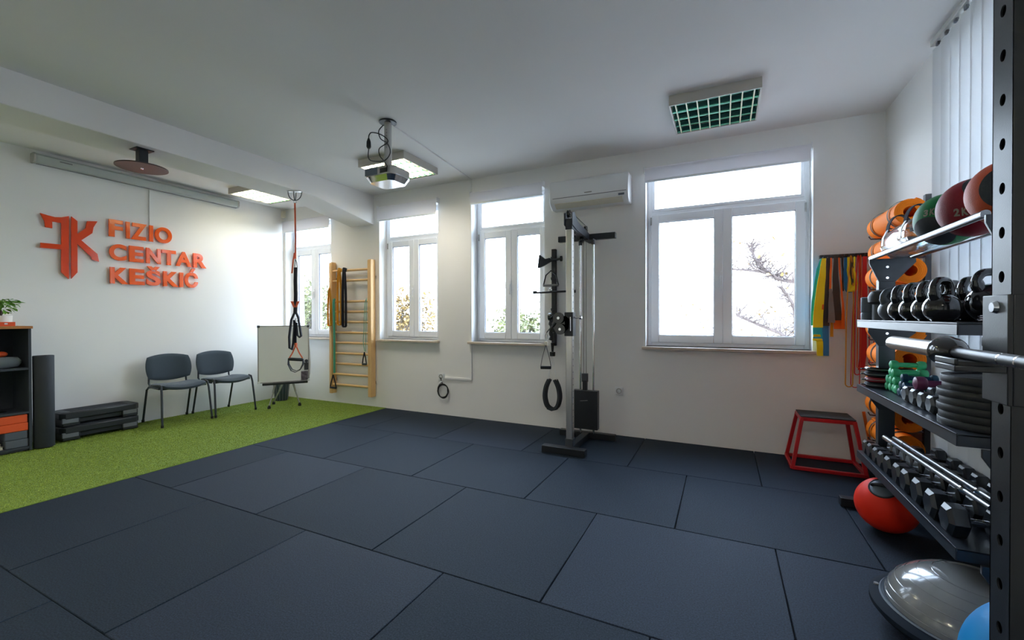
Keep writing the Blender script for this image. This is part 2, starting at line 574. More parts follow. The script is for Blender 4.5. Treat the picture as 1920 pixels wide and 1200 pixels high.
for i, (a, b) in enumerate(WINX):
    n = i + 1
    y0 = YB + 0.13
    wm = MB()
    frame_rect(wm, a + 0.002, b - 0.002, WZ0 + 0.002, WZ1 - 0.002, y0 + 0.015, y0 + 0.08, 0.045)
    wm.box((a + 0.04, y0 + 0.015, 2.345), (b - 0.04, y0 + 0.08, 2.41))
    wm.box(((a + b) / 2 - 0.02, y0 + 0.071, 1.01), ((a + b) / 2 + 0.02, y0 + 0.085, 2.345))
    w = struct('window_%d' % n, wm, 'pvc', bevel=0.004, label=['white window behind the exercise strap, in the far left corner', 'white window to the right of the wooden wall bars', 'white narrow window left of the cable tower', 'widest white window left of the hanging bands'][i])
    c = (a + b) / 2
    for s0, s1 in ((a + 0.035, c - 0.0008), (c + 0.0008, b - 0.035)):
        sm = MB()
        frame_rect(sm, s0, s1, 1.005, 2.365, y0, y0 + 0.07, 0.082)
        so = struct('sash', sm, 'pvc', w, bevel=0.006)
        gm = MB()
        frame_rect(gm, s0 + 0.078, s1 - 0.078, 1.083, 2.287, y0 + 0.012, y0 + 0.03, 0.008)
        struct('gasket', gm, 'gasket', so)
        struct('pane', MB().box((s0 + 0.083, y0 + 0.03, 1.088), (s1 - 0.083, y0 + 0.036, 2.282)), 'glass', so)
    tm = MB()
    frame_rect(tm, a + 0.045, b - 0.045, 2.40, 2.76, y0 + 0.01, y0 + 0.07, 0.03)
    to = struct('fanlight_frame', tm, 'pvc', w, bevel=0.004)
    struct('pane', MB().box((a + 0.07, y0 + 0.035, 2.425), (b - 0.07, y0 + 0.041, 2.735)), 'glass', to)
    hm = MB().box((c - 0.028, y0 - 0.012, 1.60), (c + 0.002, y0, 1.73))
    hm.beam((c - 0.013, y0 - 0.03, 1.68), (c - 0.013, y0 - 0.03, 1.56), 0.02, 0.014, (0, 1, 0))
    hm.box((c - 0.022, y0 - 0.035, 1.665), (c - 0.004, y0 - 0.01, 1.69))
    struct('window_handle', hm, 'white', w, bevel=0.004)
    for hx in (a + 0.03, b - 0.045):
        struct('hinge', MB().box((hx, y0 - 0.008, 2.26), (hx + 0.015, y0 + 0.02, 2.34)), 'silverplastic', w)
    struct('window_sill', MB().box((a - 0.03, YB - 0.06, WZ0 - 0.028), (b + 0.02, YB + 0.13, WZ0)), 'sill', w, bevel=0.004)

# right window and vertical blind
wm = MB()
for q in ((1.1, 1.16), (2.22, 2.28), (3.34, 3.4)):
    wm.box((XR + 0.15, q[0], 0.9), (XR + 0.21, q[1], 2.8))
wm.box((XR + 0.15, 1.1, 0.9), (XR + 0.21, 3.4, 0.97))
wm.box((XR + 0.15, 1.1, 2.73), (XR + 0.21, 3.4, 2.8))
w5 = struct('window_5', wm, 'pvc', bevel=0.004, label='window behind the vertical blind on the right wall')
struct('pane', MB().box((XR + 0.175, 1.15, 0.96), (XR + 0.181, 3.35, 2.74)), 'glass', w5)
vb = thing('vertical_blind', 'pale grey vertical slat blind covering the right wall window', 'blind', (1.20, 2.3, 3.0))
obj('headrail', MB().box((1.165, 0.9, 2.965), (1.205, 3.60, 3.0)), 'silverplastic', vb, bevel=0.003)
sl = None
for k in range(23):
    y = 3.545 - k * 0.115
    if sl is None:
        sm = MB()
        n = 8
        v = []
        for j in range(n + 1):
            t = -1 + 2 * j / n
            v.append((0.004 * (1 - t * t), t * 0.0635))
        poly = v + [(x + 0.0012, yy) for x, yy in reversed(v)]
        sm.prism(poly, 2.76, Matrix.Identity(4))
        sl = obj('slat', sm, 'vblind', vb, local=True)
        o = sl
    else:
        o = sl.copy()
        COL.objects.link(o)
    o.location = Vector((1.185, y, 0.19)) - ORG[vb.name]
    o.rotation_euler = (0, 0, R(random.uniform(3, 5)))
for me_o in vb.children:
    pass
cl = None
for k in range(22):
    y = 3.545 - k * 0.115
    if cl is None:
        cl = obj('carrier_clip', MB().box((-0.007, -0.012, 0), (0.007, 0.012, 0.022)), 'gasket', vb)
        o = cl
    else:
        o = cl.copy()
        COL.objects.link(o)
    o.location = (1.185, y, 2.945)


# roller blinds
def roller(a, b, z0, z1, label):
    t = thing('roller_blind', label, 'blind', ((a + b) / 2, YB, z1), 'roller blinds at the tops of the windows')
    m = MB()
    m.lathe([(0.0, 0), (0.024, 0), (0.024, b - a - 0.02), (0.0, b - a - 0.02)], (a + 0.01, YB - 0.036, z1 - 0.035), (1, 0, 0), 20)
    obj('roller', m, 'blind', t)
    obj('blind_cloth', MB().box((a + 0.012, YB - 0.062, z0 + 0.02), (b - 0.012, YB - 0.0605, z1 - 0.035)), 'blind', t)
    obj('bottom_bar', MB().box((a + 0.012, YB - 0.066, z0), (b - 0.012, YB - 0.056, z0 + 0.022)), 'pvc', t, bevel=0.002)
    for x in (a, b - 0.008):
        obj('bracket', MB().box((x, YB - 0.066, z1 - 0.07), (x + 0.008, YB, z1)), 'white', t, bevel=0.002)
    cm = MB().tube([(b - 0.02, YB - 0.05, z1 - 0.03), (b - 0.018, YB - 0.05, z1 - 0.5), (b - 0.02, YB - 0.05, 1.5)], 0.0015, 5)
    obj('pull_chain', cm, 'white', t)
    return t


roller(-6.37, -5.30, 2.63, 2.83, 'white roller blind over the far left corner window')
roller(-4.375, -3.345, 2.62, 2.84, 'white roller blind over the window beside the wooden wall bars')
roller(-2.85, -1.86, 2.68, 2.85, 'white roller blind over the window left of the air conditioner')
roller(-0.74, 0.715, 2.665, 2.835, 'widest white roller blind, over the big window right of the air conditioner')

# cable trunking
tk = thing('cable_trunking', 'thin white cable trunking from ceiling pole down the window wall', 'cable trunking', (-2.86, YB, 0.48))
obj('ceiling_run', MB().beam((-2.68, 2.99, H - 0.008), (-2.86, YB - 0.01, H - 0.008), 0.028, 0.014), 'ceil', tk, bevel=0.002)
obj('vertical_run', MB().box((-2.875, YB - 0.016, 0.475), (-2.85, YB, H - 0.014)), 'wall', tk, bevel=0.002)
obj('low_run', MB().box((-3.27, YB - 0.016, 0.475), (-2.875, YB, 0.50)), 'wall', tk, bevel=0.002)


# outlets
def outlet(x, z, label):
    t = thing('power_socket', label, 'socket', (x, YB, z))
    obj('plate', MB().cbox((x, YB - 0.006, z), (0.085, 0.012, 0.085)), 'white', t, bevel=0.003)
    m = MB().lathe([(0.03, 0), (0.03, -0.004), (0.021, -0.004), (0.019, 0.008), (0.0, 0.008)], (x, YB - 0.012, z), (0, 1, 0), 24)
    so = obj('socket_well', m, 'silverplastic', t)
    for dx in (-0.0095, 0.0095):
        obj('contact_hole', MB().lathe([(0.0, -0.001), (0.003, -0.001), (0.003, 0.001)], (x + dx, YB - 0.0055, z), (0, 1, 0), 10), 'gasket', so)
    return t


outlet(-1.005, 0.48, 'white wall socket right of the cable tower')
outlet(-3.325, 0.50, 'white wall socket above the coiled black cable')
cc = MB()
pts = []
for i in range(120):
    a = i / 120 * 2 * PI * 3.2 + 1.2
    rr = 0.082 + 0.008 * math.sin(i * 0.37)
    pts.append((-3.285 + rr * math.cos(a), YB - 0.02 - 0.006 * (i % 11) / 11 - 0.006 * math.sin(i * 0.2), 0.315 + 1.05 * rr * math.sin(a)))
cc.tube(pts, 0.0065, 7)
cc.tube([(-3.285, YB - 0.02, 0.40), (-3.31, YB - 0.022, 0.44), (-3.325, YB - 0.02, 0.49)], 0.006, 7)
ct = thing('coiled_cable', 'black coiled cable hanging from the socket below the trunking', 'cable', (-3.285, YB - 0.02, 0.22))
obj('cable_coil', cc, 'blackrub', ct)
obj('plug', MB().beam((-3.355, YB - 0.025, 0.40), (-3.30, YB - 0.03, 0.44), 0.018, 0.018), 'white', ct, bevel=0.003)

# ------------------------------------------------------------------ air conditioner
ac = thing('air_conditioner', 'white split air conditioner above the cable tower', 'air conditioner', (-1.30, YB, 2.47))
P = [(0, 0), (-0.12, -0.005), (-0.185, 0.04), (-0.205, 0.10), (-0.20, 0.27), (-0.175, 0.30), (0, 0.30)]
obj('housing', MB().prism(P, 0.86, Matrix(((0, 0, 1, -1.73), (1, 0, 0, YB), (0, 1, 0, 2.475), (0, 0, 0, 1)))), 'white', ac, bevel=0.012, seg=3)
obj('air_flap', MB().beam((-1.30, YB - 0.135, 2.478), (-1.30, YB - 0.195, 2.522), 0.74, 0.008, (0, 1, 0)), 'offwhite', ac, bevel=0.002)
obj('flap_slot', MB().box((-1.69, YB - 0.2055, 2.575), (-0.89, YB - 0.2005, 2.581)), 'gasket', ac)
obj('badge', MB().box((-1.33, YB - 0.2065, 2.60), (-1.25, YB - 0.2015, 2.612)), 'silverplastic', ac)
obj('display_window', MB().box((-0.97, YB - 0.2035, 2.535), (-0.91, YB - 0.1995, 2.555)), 'greyrub', ac)


# ------------------------------------------------------------------ ceiling lights
def ceiling_light(x, y, lit, label, watts=9.0):
    t = thing('ceiling_light', label, 'ceiling light', (x, y, H), None)
    w, d, z0 = 0.64, 0.60, 2.94
    m = MB()
    th = 0.012
    m.box((x - w / 2, y - d / 2, z0), (x + w / 2, y - d / 2 + th, H))
    m.box((x - w / 2, y + d / 2 - th, z0), (x + w / 2, y + d / 2, H))
    m.box((x - w / 2, y - d / 2 + th, z0), (x - w / 2 + th, y + d / 2 - th, H))
    m.box((x + w / 2 - th, y - d / 2 + th, z0), (x + w / 2, y + d / 2 - th, H))
    obj('housing', m, 'alu', t, bevel=0.002)
    m = MB().box((x - w / 2 + th, y - d / 2 + th, H - 0.012), (x + w / 2 - th, y + d / 2 - th, H - 0.006))
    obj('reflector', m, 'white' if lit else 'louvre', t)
    iw, idp = w - 2 * th, d - 2 * th
    if lit:
        ld = bpy.data.lights.new('lamp_light', 'AREA')
        ld.shape = 'RECTANGLE'
        ld.size, ld.size_y = iw - 0.04, idp - 0.04
        ld.energy = watts
        ld.color = (1.0, 0.94, 0.85)
        lo = bpy.data.objects.new('lamp_light', ld)
        COL.objects.link(lo)
        lo.location = (x, y, 2.978)
    for k in range(4):
        yy = y - idp / 2 + idp * (k + 0.5) / 4
        tb = MB().lathe([(0, 0), (0.011, 0), (0.011, iw - 0.06), (0, iw - 0.06)], (x - iw / 2 + 0.03, yy, 2.993), (1, 0, 0), 14)
        obj('fluorescent_tube', tb, 'tube' if lit else 'tube_off', t)
    first = None
    for k in range(8):
        xx = x - iw / 2 + iw * (0.45 + k) / 7.9
        if first is None:
            b = MB()
            b.prism([(-0.0045, 0.0), (0.0045, 0.0), (0.0015, 0.03), (-0.0015, 0.03)], idp, Matrix(((1, 0, 0, 0), (0, 0, 1, -idp / 2), (0, 1, 0, 0), (0, 0, 0, 1))))
            first = obj('cross_blade', b, 'louvre_edge', t)
            o = first
        else:
            o = first.copy()
            COL.objects.link(o)
        o.location = Vector((xx, y, z0 + 0.003))
    first = None
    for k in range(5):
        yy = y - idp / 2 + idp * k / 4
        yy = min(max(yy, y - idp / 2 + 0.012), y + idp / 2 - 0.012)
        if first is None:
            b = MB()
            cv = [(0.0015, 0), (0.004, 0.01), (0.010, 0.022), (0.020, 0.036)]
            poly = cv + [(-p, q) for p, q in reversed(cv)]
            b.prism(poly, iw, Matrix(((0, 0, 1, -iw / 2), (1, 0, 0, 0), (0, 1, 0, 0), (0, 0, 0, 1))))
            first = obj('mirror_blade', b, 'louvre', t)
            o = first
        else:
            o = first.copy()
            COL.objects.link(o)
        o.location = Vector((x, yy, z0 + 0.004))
    return t


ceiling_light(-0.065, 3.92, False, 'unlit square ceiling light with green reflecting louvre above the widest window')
ceiling_light(-3.31, 3.87, True, 'lit square ceiling light with cream louvre behind the projector')
ceiling_light(-5.66, 3.87, True, 'lit ceiling light between the beam and the left wall', 6.0)
ceiling_light(-0.065, -1.1, True, 'lit ceiling light behind the viewer on the power rack side', 25.0)
ceiling_light(-3.31, -1.1, True, 'lit ceiling light behind the viewer in the middle of the room', 25.0)
ceiling_light(-5.66, -1.1, True, 'lit ceiling light behind the viewer on the turf side', 13.0)

# ------------------------------------------------------------------ projector
px_, py_ = -2.68, 2.99
pm = thing('projector_mount', 'white ceiling pole with black flange holding the projector', 'projector mount', (px_, py_, H))
obj('ceiling_flange', MB().lathe([(0, 0), (0.075, 0), (0.075, 0.012), (0, 0.012)], (px_, py_, H - 0.013), n=28), 'black', pm)
pole = obj('pole', MB().lathe([(0.032, 0), (0.032, 0.42), (0.0, 0.42)], (px_, py_, 2.595), n=24), 'silverplastic', pm)
for k in range(7):
    obj('pole_hole', MB().lathe([(0, 0), (0.005, 0), (0.005, 0.002)], (px_ + 0.012, py_ - 0.0315, 2.78 + k * 0.026), (0.35, -0.93, 0), 10), 'gasket', pole)
obj('mount_plate', MB().box((px_ - 0.09, py_ - 0.07, 2.585), (px_ + 0.09, py_ + 0.07, 2.597)), 'silverplastic', pm, bevel=0.003)
pj = thing('projector', 'silver white ceiling projector with glossy curved underside', 'projector', (px_, py_, 2.46))
P = []
for sx, sy, a0 in ((1, 1, 0), (-1, 1, 90), (-1, -1, 180), (1, -1, 270)):
    for k in range(5):
        a = R(a0 + 22.5 * k)
        P.append((px_ + sx * 0.10 + 0.06 * math.cos(a), py_ + sy * 0.075 + 0.06 * math.sin(a)))
obj('body', MB().prism(P, 0.075, Matrix.Translation((0, 0, 2.508))), 'silverplastic', pj, bevel=0.01, seg=3)
b = MB()
n = len(P)
vs = [Vector((x, y, 2.507)) for x, y in P] + [Vector((px_ + (x - px_) * 0.82, py_ + (y - py_) * 0.8, 2.462)) for x, y in P]
b.add(vs, [(i, n + i, n + (i + 1) % n, (i + 1) % n) for i in range(n)] + [tuple(range(n, 2 * n))], True)
obj('lower_shell', b, 'chrome', pj)
obj('vent_grille', MB().box((px_ - 0.14, py_ - 0.1375, 2.515), (px_ + 0.0, py_ - 0.134, 2.575)), 'greyrub', pj)
b = MB().lathe([(0.0, -0.005), (0.022, -0.005), (0.026, 0.0), (0.034, 0.0), (0.034, -0.014), (0.03, -0.014)], (px_ - 0.165, py_ + 0.03, 2.54), (1, 0, 0), 24)
obj('lens', b, 'gasket', pj)
obj('socket_panel', MB().box((px_ + 0.03, py_ - 0.1375, 2.52), (px_ + 0.11, py_ - 0.134, 2.56)), 'blackrub', pj)


def smooth_path(pts, n=8):
    pts = [Vector(p) for p in pts]
    out = []
    for i in range(len(pts) - 1):
        p0 = pts[max(i - 1, 0)]
        p1, p2 = pts[i], pts[i + 1]
        p3 = pts[min(i + 2, len(pts) - 1)]
        for k in range(n):
            t = k / n
            out.append(0.5 * ((2 * p1) + (-p0 + p2) * t + (2 * p0 - 5 * p1 + 4 * p2 - p3) * t * t + (-p0 + 3 * p1 - 3 * p2 + p3) * t ** 3))
    out.append(pts[-1])
    return out


pc = thing('power_cable', 'black cable with in-line plug looped beside the projector pole', 'cable', (px_ - 0.14, py_ - 0.05, 2.6))
cp1 = [(px_ - 0.035, py_ - 0.02, 2.99), (px_ - 0.06, py_ - 0.05, 2.93), (px_ - 0.04, py_ - 0.05, 2.86), (px_ + 0.04, py_ - 0.05, 2.80), (px_ + 0.06, py_ - 0.04, 2.72), (px_ + 0.0, py_ - 0.05, 2.66), (px_ - 0.11, py_ - 0.08, 2.665), (px_ - 0.145, py_ - 0.09, 2.70), (px_ - 0.14, py_ - 0.09, 2.775)]
cp2 = [(px_ - 0.14, py_ - 0.09, 2.86), (px_ - 0.14, py_ - 0.085, 2.895), (px_ - 0.11, py_ - 0.08, 2.915), (px_ - 0.02, py_ - 0.06, 2.885), (px_ + 0.045, py_ - 0.05, 2.82), (px_ - 0.045, py_ - 0.06, 2.77), (px_ - 0.03, py_ - 0.07, 2.70), (px_ + 0.02, py_ - 0.08, 2.65), (px_ + 0.09, py_ - 0.14, 2.60), (px_ + 0.13, py_ - 0.16, 2.56), (px_ + 0.10, py_ - 0.138, 2.54)]
obj('cord', MB().tube(smooth_path(cp1), 0.0045, 7), 'blackrub', pc)
obj('cord', MB().tube(smooth_path(cp2), 0.0045, 7), 'blackrub', pc)
obj('inline_plug', MB().lathe([(0, 0), (0.012, 0.0), (0.02, 0.015), (0.018, 0.06), (0.008, 0.09), (0, 0.09)], (px_ - 0.14, py_ - 0.09, 2.775), (0, 0, 1), 12), 'blackrub', pc)

# ------------------------------------------------------------------ disc hanging from the beam
dx_, dy_ = -4.616, 2.016
dt = thing('beam_disc', 'black round plate on short square post under the beam', 'ceiling bracket', (dx_, dy_, 2.765))
obj('mount_plate', MB().box((dx_ - 0.065, dy_ - 0.065, 2.757), (dx_ + 0.065, dy_ + 0.065, 2.765)), 'black', dt, bevel=0.002)
obj('post', MB().box((dx_ - 0.033, dy_ - 0.033, 2.612), (dx_ + 0.033, dy_ + 0.033, 2.757)), 'black', dt, bevel=0.002)
obj('disc', MB().lathe([(0, 0), (0.186, 0), (0.186, 0.010), (0, 0.010)], (dx_, dy_, 2.602), n=48), 'disc', dt, bevel=0.001)
obj('bolt', MB().lathe([(0, 0), (0.012, 0), (0.010, -0.008), (0, -0.008)], (dx_, dy_, 2.602), n=10), 'chrome', dt)

# ------------------------------------------------------------------ projection screen
ps = thing('projection_screen', 'long grey green projection screen case high on the left wall', 'projection screen', (-6.34, 2.88, 2.88))
P = [(0, 0), (0.075, -0.004), (0.095, 0.02), (0.095, 0.075), (0.075, 0.095), (0, 0.095)]
obj('case', MB().prism(P, 2.05, Matrix(((1, 0, 0, XL + 0.005), (0, 0, -1, 3.905), (0, 1, 0, 2.875), (0, 0, 0, 1)))), 'screen', ps, bevel=0.006)
for yy in (1.838, 3.905):
    obj('end_cap', MB().prism([(x * 1.05, z * 1.05 - 0.002) for x, z in P], 0.018, Matrix(((1, 0, 0, XL + 0.005), (0, 0, 1, yy), (0, 1, 0, 2.875), (0, 0, 0, 1)))), 'silverplastic', ps, bevel=0.004)
obj('screen_slot', MB().box((XL + 0.035, 1.87, 2.868), (XL + 0.045, 3.90, 2.873)), 'gasket', ps)
obj('maker_badge', MB().box((XL + 0.0995, 2.03, 2.925), (XL + 0.1015, 2.13, 2.937)), 'gasket', ps)
tk2 = single('cable_cover', MB().box((XL + 0.001, 2.862, 2.43), (XL + 0.012, 2.878, 2.87)), 'wall', 'thin white cable cover below the projection screen above the sign', 'cable cover', (XL, 2.87, 2.43))

# motion detector in the corner
md = thing('motion_detector', 'small white alarm detector in the far left ceiling corner', 'detector', (-6.33, 4.64, 2.90))
obj('body', MB().prism([(-0.035, 0), (0.035, 0), (0.028, -0.04), (0.0, -0.052), (-0.028, -0.04)], 0.11, Matrix.Translation((-6.33, 4.64, 2.87)) @ Matrix.Rotation(R(40), 4, 'Z')), 'offwhite', md, bevel=0.004)
obj('swivel_bracket', MB().beam((-6.33, 4.64, 2.93), (-6.395, 4.695, 2.96), 0.02, 0.02), 'offwhite', md)

# ------------------------------------------------------------------ wall sign
SIGN_T = 0.016
sg = thing('wall_sign', 'orange raised sign FIZIO CENTAR KEŠKIĆ with emblem on the left wall', 'sign', (XL, 2.7, 1.7))
SY = Matrix(((0, 0, 1, XL + 0.012), (1, 0, 0, 0), (0, 1, 0, 0), (0, 0, 0, 1)))
E1 = [(1.901, 2.372), (1.964, 2.359), (2.012, 2.352), (2.062, 2.361), (2.121, 2.385), (2.116, 1.703), (2.057, 1.771), (2.059, 2.015), (1.9, 2.012), (1.903, 2.065), (2.059, 2.068), (2.061, 2.3), (1.99, 2.301), (1.99, 2.23), (1.939, 2.233), (1.931, 2.301)]
E2 = [(2.141, 2.386), (2.19, 2.345), (2.189, 2.204), (2.257, 2.279), (2.272, 2.361), (2.359, 2.375), (2.324, 2.299), (2.314, 2.234), (2.22, 2.139), (2.355, 2.007), (2.37, 1.92), (2.309, 1.937), (2.303, 1.968), (2.188, 2.095), (2.186, 1.782), (2.136, 1.708)]
obj('emblem_left_half', MB().prism(list(reversed(E1)), SIGN_T, SY), 'orange_red', sg)
obj('emblem_right_half', MB().prism(list(reversed(E2)), SIGN_T, SY), 'orange_red', sg)
GL = {}


def glyph(ch):
    """a letter's mesh in a unit box 0..1, from Blender's built-in font made bold"""
    if ch in GL:
        return GL[ch]
    cu = bpy.data.curves.new('glyph', 'FONT')
    cu.body = ch
    cu.size = 1
    cu.offset = 0.040
    cu.extrude = 0.5
    cu.resolution_u = 8
    to = bpy.data.objects.new('glyph', cu)
    COL.objects.link(to)
    bpy.context.view_layer.update()
    dg = bpy.context.evaluated_depsgraph_get()
    me = to.evaluated_get(dg).to_mesh()
    v = [Vector(p.co) for p in me.vertices]
    f = [tuple(p.vertices) for p in me.polygons]
    to.evaluated_get(dg).to_mesh_clear()
    bpy.data.objects.remove(to)
    GL[ch] = (v, f)
    return GL[ch]


def letter(ch, a, b, z0, z1, parent, m, place, name='letter', base=None):
    v, f = glyph(ch)
    bv, _ = glyph(base) if base else (v, f)
    x0, x1 = min(p.x for p in v), max(p.x for p in v)
    h0, h1 = min(p.y for p in bv), max(p.y for p in bv)
    mb = MB()
    mb.add([place(a + (p.x - x0) / (x1 - x0) * (b - a), z0 + (p.y - h0) / (h1 - h0) * (z1 - z0), p.z) for p in v], f)
    return obj(name, mb, m, parent)


rows = [('FIZIO', [(2.462, 2.59), (2.621, 2.658), (2.668, 2.826), (2.853, 2.893), (2.912, 3.097)], 2.225, 2.425),
        ('CENTAR', [(2.462, 2.624), (2.649, 2.794), (2.819, 2.972), (2.984, 3.14), (3.138, 3.325), (3.345, 3.507)], 1.953, 2.145),
        ('KEŠKIĆ', [(2.468, 2.639), (2.649, 2.800), (2.819, 2.969), (2.998, 3.165), (3.18, 3.223), (3.241, 3.401)], 1.68, 1.872)]
for word, spans, z0, z1 in rows:
    for ch, (a, b_) in zip(word, spans):
        letter(ch, a, b_, z0, z1, sg, 'orange', lambda u, v, w: Vector((XL + 0.02 + w * SIGN_T, u, v)), base={'Š': 'S', 'Ć': 'C'}.get(ch))

# ------------------------------------------------------------------ suspension trainer
tx, ty = -4.53, 3.47
an = thing('ceiling_anchor', 'grey metal anchor bracket under the beam', 'anchor', (tx, ty, 2.765))
cd_ = Vector((0.86, 0.50, 0))
obj('anchor_plate', MB().prism([(-0.08, -0.03), (0.08, -0.03), (0.08, 0.03), (-0.08, 0.03)], 0.006, Matrix.Translation((tx, ty, 2.759)) @ Matrix.Rotation(R(26), 4, 'Z')), 'silverplastic', an)
obj('anchor_loop', MB().tube(arc((tx, ty, 2.757), (0.078, 0.10), PI, 2 * PI, 16, cd_), 0.005, 8), 'dgrey', an)
obj('anchor_loop', MB().tube(arc((tx, ty, 2.757), (0.03, 0.10), PI, 2 * PI, 12, (-0.5, 0.86, 0)), 0.005, 8), 'dgrey', an)
tr = thing('suspension_trainer', 'black and coral suspension trainer strap hanging in front of the far left window', 'suspension trainer', (tx, ty, 0.85))


def ribbon(pts, wdir, w, th=0.003):
    """flat strap along pts, width along wdir"""
    pts = [Vector(p) for p in pts]
    wd = Vector(wdir).normalized()
    ws = w if isinstance(w, (list, tuple)) else [w] * len(pts)
    v, f = [], []
    for i, p in enumerate(pts):
        d = (pts[min(i + 1, len(pts) - 1)] - pts[max(i - 1, 0)]).normalized()
        nn = d.cross(wd)
        if nn.length < 1e-6:
            nn = d.orthogonal()
        nn.normalize()
        for a, b in ((-1, -1), (1, -1), (1, 1), (-1, 1)):
            v.append(p + wd * a * ws[i] / 2 + nn * b * th / 2)
    for i in range(len(pts) - 1):
        for k in range(4):
            k2 = (k + 1) % 4
            f.append((i * 4 + k, i * 4 + k2, i * 4 + 4 + k2, i * 4 + 4 + k))
    f.append((3, 2, 1, 0))
    e = len(pts) * 4 - 4
    f.append((e, e + 1, e + 2, e + 3))
    return MB().add(v, f, True)


def T(u, z, d=0.0):
    """point beside the strap: u across the view, d towards it"""
    return Vector((tx, ty, z)) + cd_ * u + Vector((0.5, -0.86, 0)) * d


obj('link_ring', MB().tube(arc((tx, ty, 2.645), 0.018, 0, 2 * PI, 14, cd_)[:-1], 0.0035, 6, closed=True), 'chrome', tr)
obj('hanging_strap', ribbon([T(0, 2.625), T(0.004, 2.2), T(0, 1.97)], cd_, 0.018), 'coral', tr)
obj('loose_strap_end', ribbon([T(-0.005, 2.04, 0.01), T(-0.02, 1.95, 0.01), T(-0.035, 1.80, 0.01)], cd_, 0.016), 'coral', tr)
obj('carabiner', MB().tube([T(0.0, 1.97), T(0.015, 1.93), T(0.022, 1.87), T(0.008, 1.84), T(-0.004, 1.88)], 0.0045, 7, closed=True), 'dgrey', tr)
obj('folded_webbing', ribbon([T(0.005, 1.87), T(0.0, 1.7), T(0.003, 1.55), T(0.0, 1.42), T(-0.005, 1.33)], cd_, 0.036, 0.02), 'web', tr)
for s in (-1, 1):
    obj('adjuster_tab', ribbon([T(s * 0.01, 1.40, 0.014), T(s * 0.035, 1.47, 0.014)], cd_, [0.02, 0.034], 0.004), 'coral', tr)
obj('webbing_loop', ribbon([T(-0.015, 1.33), T(-0.05, 1.25), T(-0.075, 1.05), T(-0.072, 0.92), T(-0.045, 0.90), T(-0.03, 0.98), T(-0.012, 1.2)], (0.5, -0.86, 0), 0.03, 0.016), 'web', tr)
obj('webbing_loop', ribbon([T(0.0, 1.35), T(0.03, 1.28), T(0.05, 1.15), T(0.062, 1.06), T(0.045, 1.045), T(0.02, 1.07), T(0.006, 1.22)], (0.5, -0.86, 0), 0.03, 0.016), 'web', tr)
obj('buckle', MB().cbox(T(0.012, 1.25, 0.01), (0.03, 0.012, 0.04)), 'chrome', tr, bevel=0.003)
obj('webbing_tail', ribbon([T(-0.02, 1.25, -0.01), T(-0.012, 1.1, -0.01), T(-0.006, 0.96)], cd_, 0.03, 0.008), 'web', tr)
obj('strap_cuff', MB().cbox(T(0.0, 0.955), (0.032, 0.02, 0.05)), 'coral', tr, bevel=0.004)
for s in (-1, 1):
    obj('handle_strap', ribbon([T(0.003 * s, 0.945), T(s * 0.04, 0.86), T(s * 0.076, 0.80)], cd_, 0.016, 0.004), 'coral', tr)
gd = (cd_ + Vector((0, 0, -0.06))).normalized()
obj('foam_grip', MB().lathe([(0, 0), (0.017, 0.0), (0.019, 0.004), (0.019, 0.146), (0.017, 0.15), (0, 0.15)], T(-0.075, 0.79), gd, 18), 'foam', tr)
for d, s in ((0.015, 0), (-0.015, 0.012)):
    obj('foot_loop', ribbon([T(-0.085, 0.80, 0), T(-0.085, 0.73, d), T(-0.05, 0.655 + s, d), T(0.0, 0.635 + s, d), T(0.05, 0.66 + s, d), T(0.083, 0.73, d), T(0.083, 0.79, 0)], (0.5, -0.86, 0), 0.02, 0.005), 'web', tr)

# ------------------------------------------------------------------ whiteboard easel
ez = thing('flipchart_easel', 'white flipchart whiteboard on a silver tripod in the corner', 'whiteboard', (-5.62, 4.08, 0))
bc = Vector((-5.60, 4.10, 0.765))
ud = Vector((0.56, 0.828, 0)).normalized()
nd = Vector((0.828, -0.56, 0)).normalized()
MX = Matrix(((ud.x, nd.x, 0, bc.x), (ud.y, nd.y, 0, bc.y), (0, 0, 1, bc.z), (0, 0, 0, 1)))
obj('board', MB().box((-0.315, -0.01, -0.395), (0.315, 0.008, 0.395), MX), 'board', ez, bevel=0.002)
fm = MB()
for a, b_ in (((-0.325, -0.014, -0.40), (-0.31, 0.012, 0.40)), ((0.31, -0.014, -0.40), (0.325, 0.012, 0.40)), ((-0.31, -0.014, 0.388), (0.31, 0.012, 0.40)), ((-0.31, -0.014, -0.40), (0.31, 0.012, -0.388))):
    fm.box(a, b_, MX)
obj('board_frame', fm, 'silverplastic', ez, bevel=0.002)
for sx in (-1, 1):
    for sz in (-1, 1):
        obj('corner_cap', MB().cbox((sx * 0.312, 0, sz * 0.388), (0.034, 0.032, 0.034), MX), 'dgrey' if sz > 0 else 'white', ez, bevel=0.004)
obj('pen_tray', MB().box((-0.27, 0.0, -0.43), (0.30, 0.05, -0.402), MX), 'black', ez, bevel=0.004)
obj('magnet_disc', MB().lathe([(0, 0), (0.023, 0), (0.023, 0.012), (0, 0.012)], MX @ Vector((0.285, 0.012, -0.115)), nd, 20), 'dgrey', ez)
obj('board_eraser', MB().cbox((0.282, 0.022, -0.19), (0.052, 0.025, 0.105), MX), 'dgrey', ez, bevel=0.004)
obj('photo_card', MB().cbox((0.262, 0.014, -0.325), (0.09, 0.004, 0.125), MX), 'photo', ez)
pp = [(0.322, -0.30), (0.335, -0.34)] + []
obj('curled_paper', MB().prism([(0.316, -0.38), (0.338, -0.30), (0.345, -0.15), (0.338, 0.0), (0.328, 0.12), (0.316, 0.25)], 0.003, Matrix(((ud.x, 0, nd.x, bc.x), (ud.y, 0, nd.y, bc.y), (0, 1, 0, bc.z), (0, 0, 0, 1)))), 'white', ez)
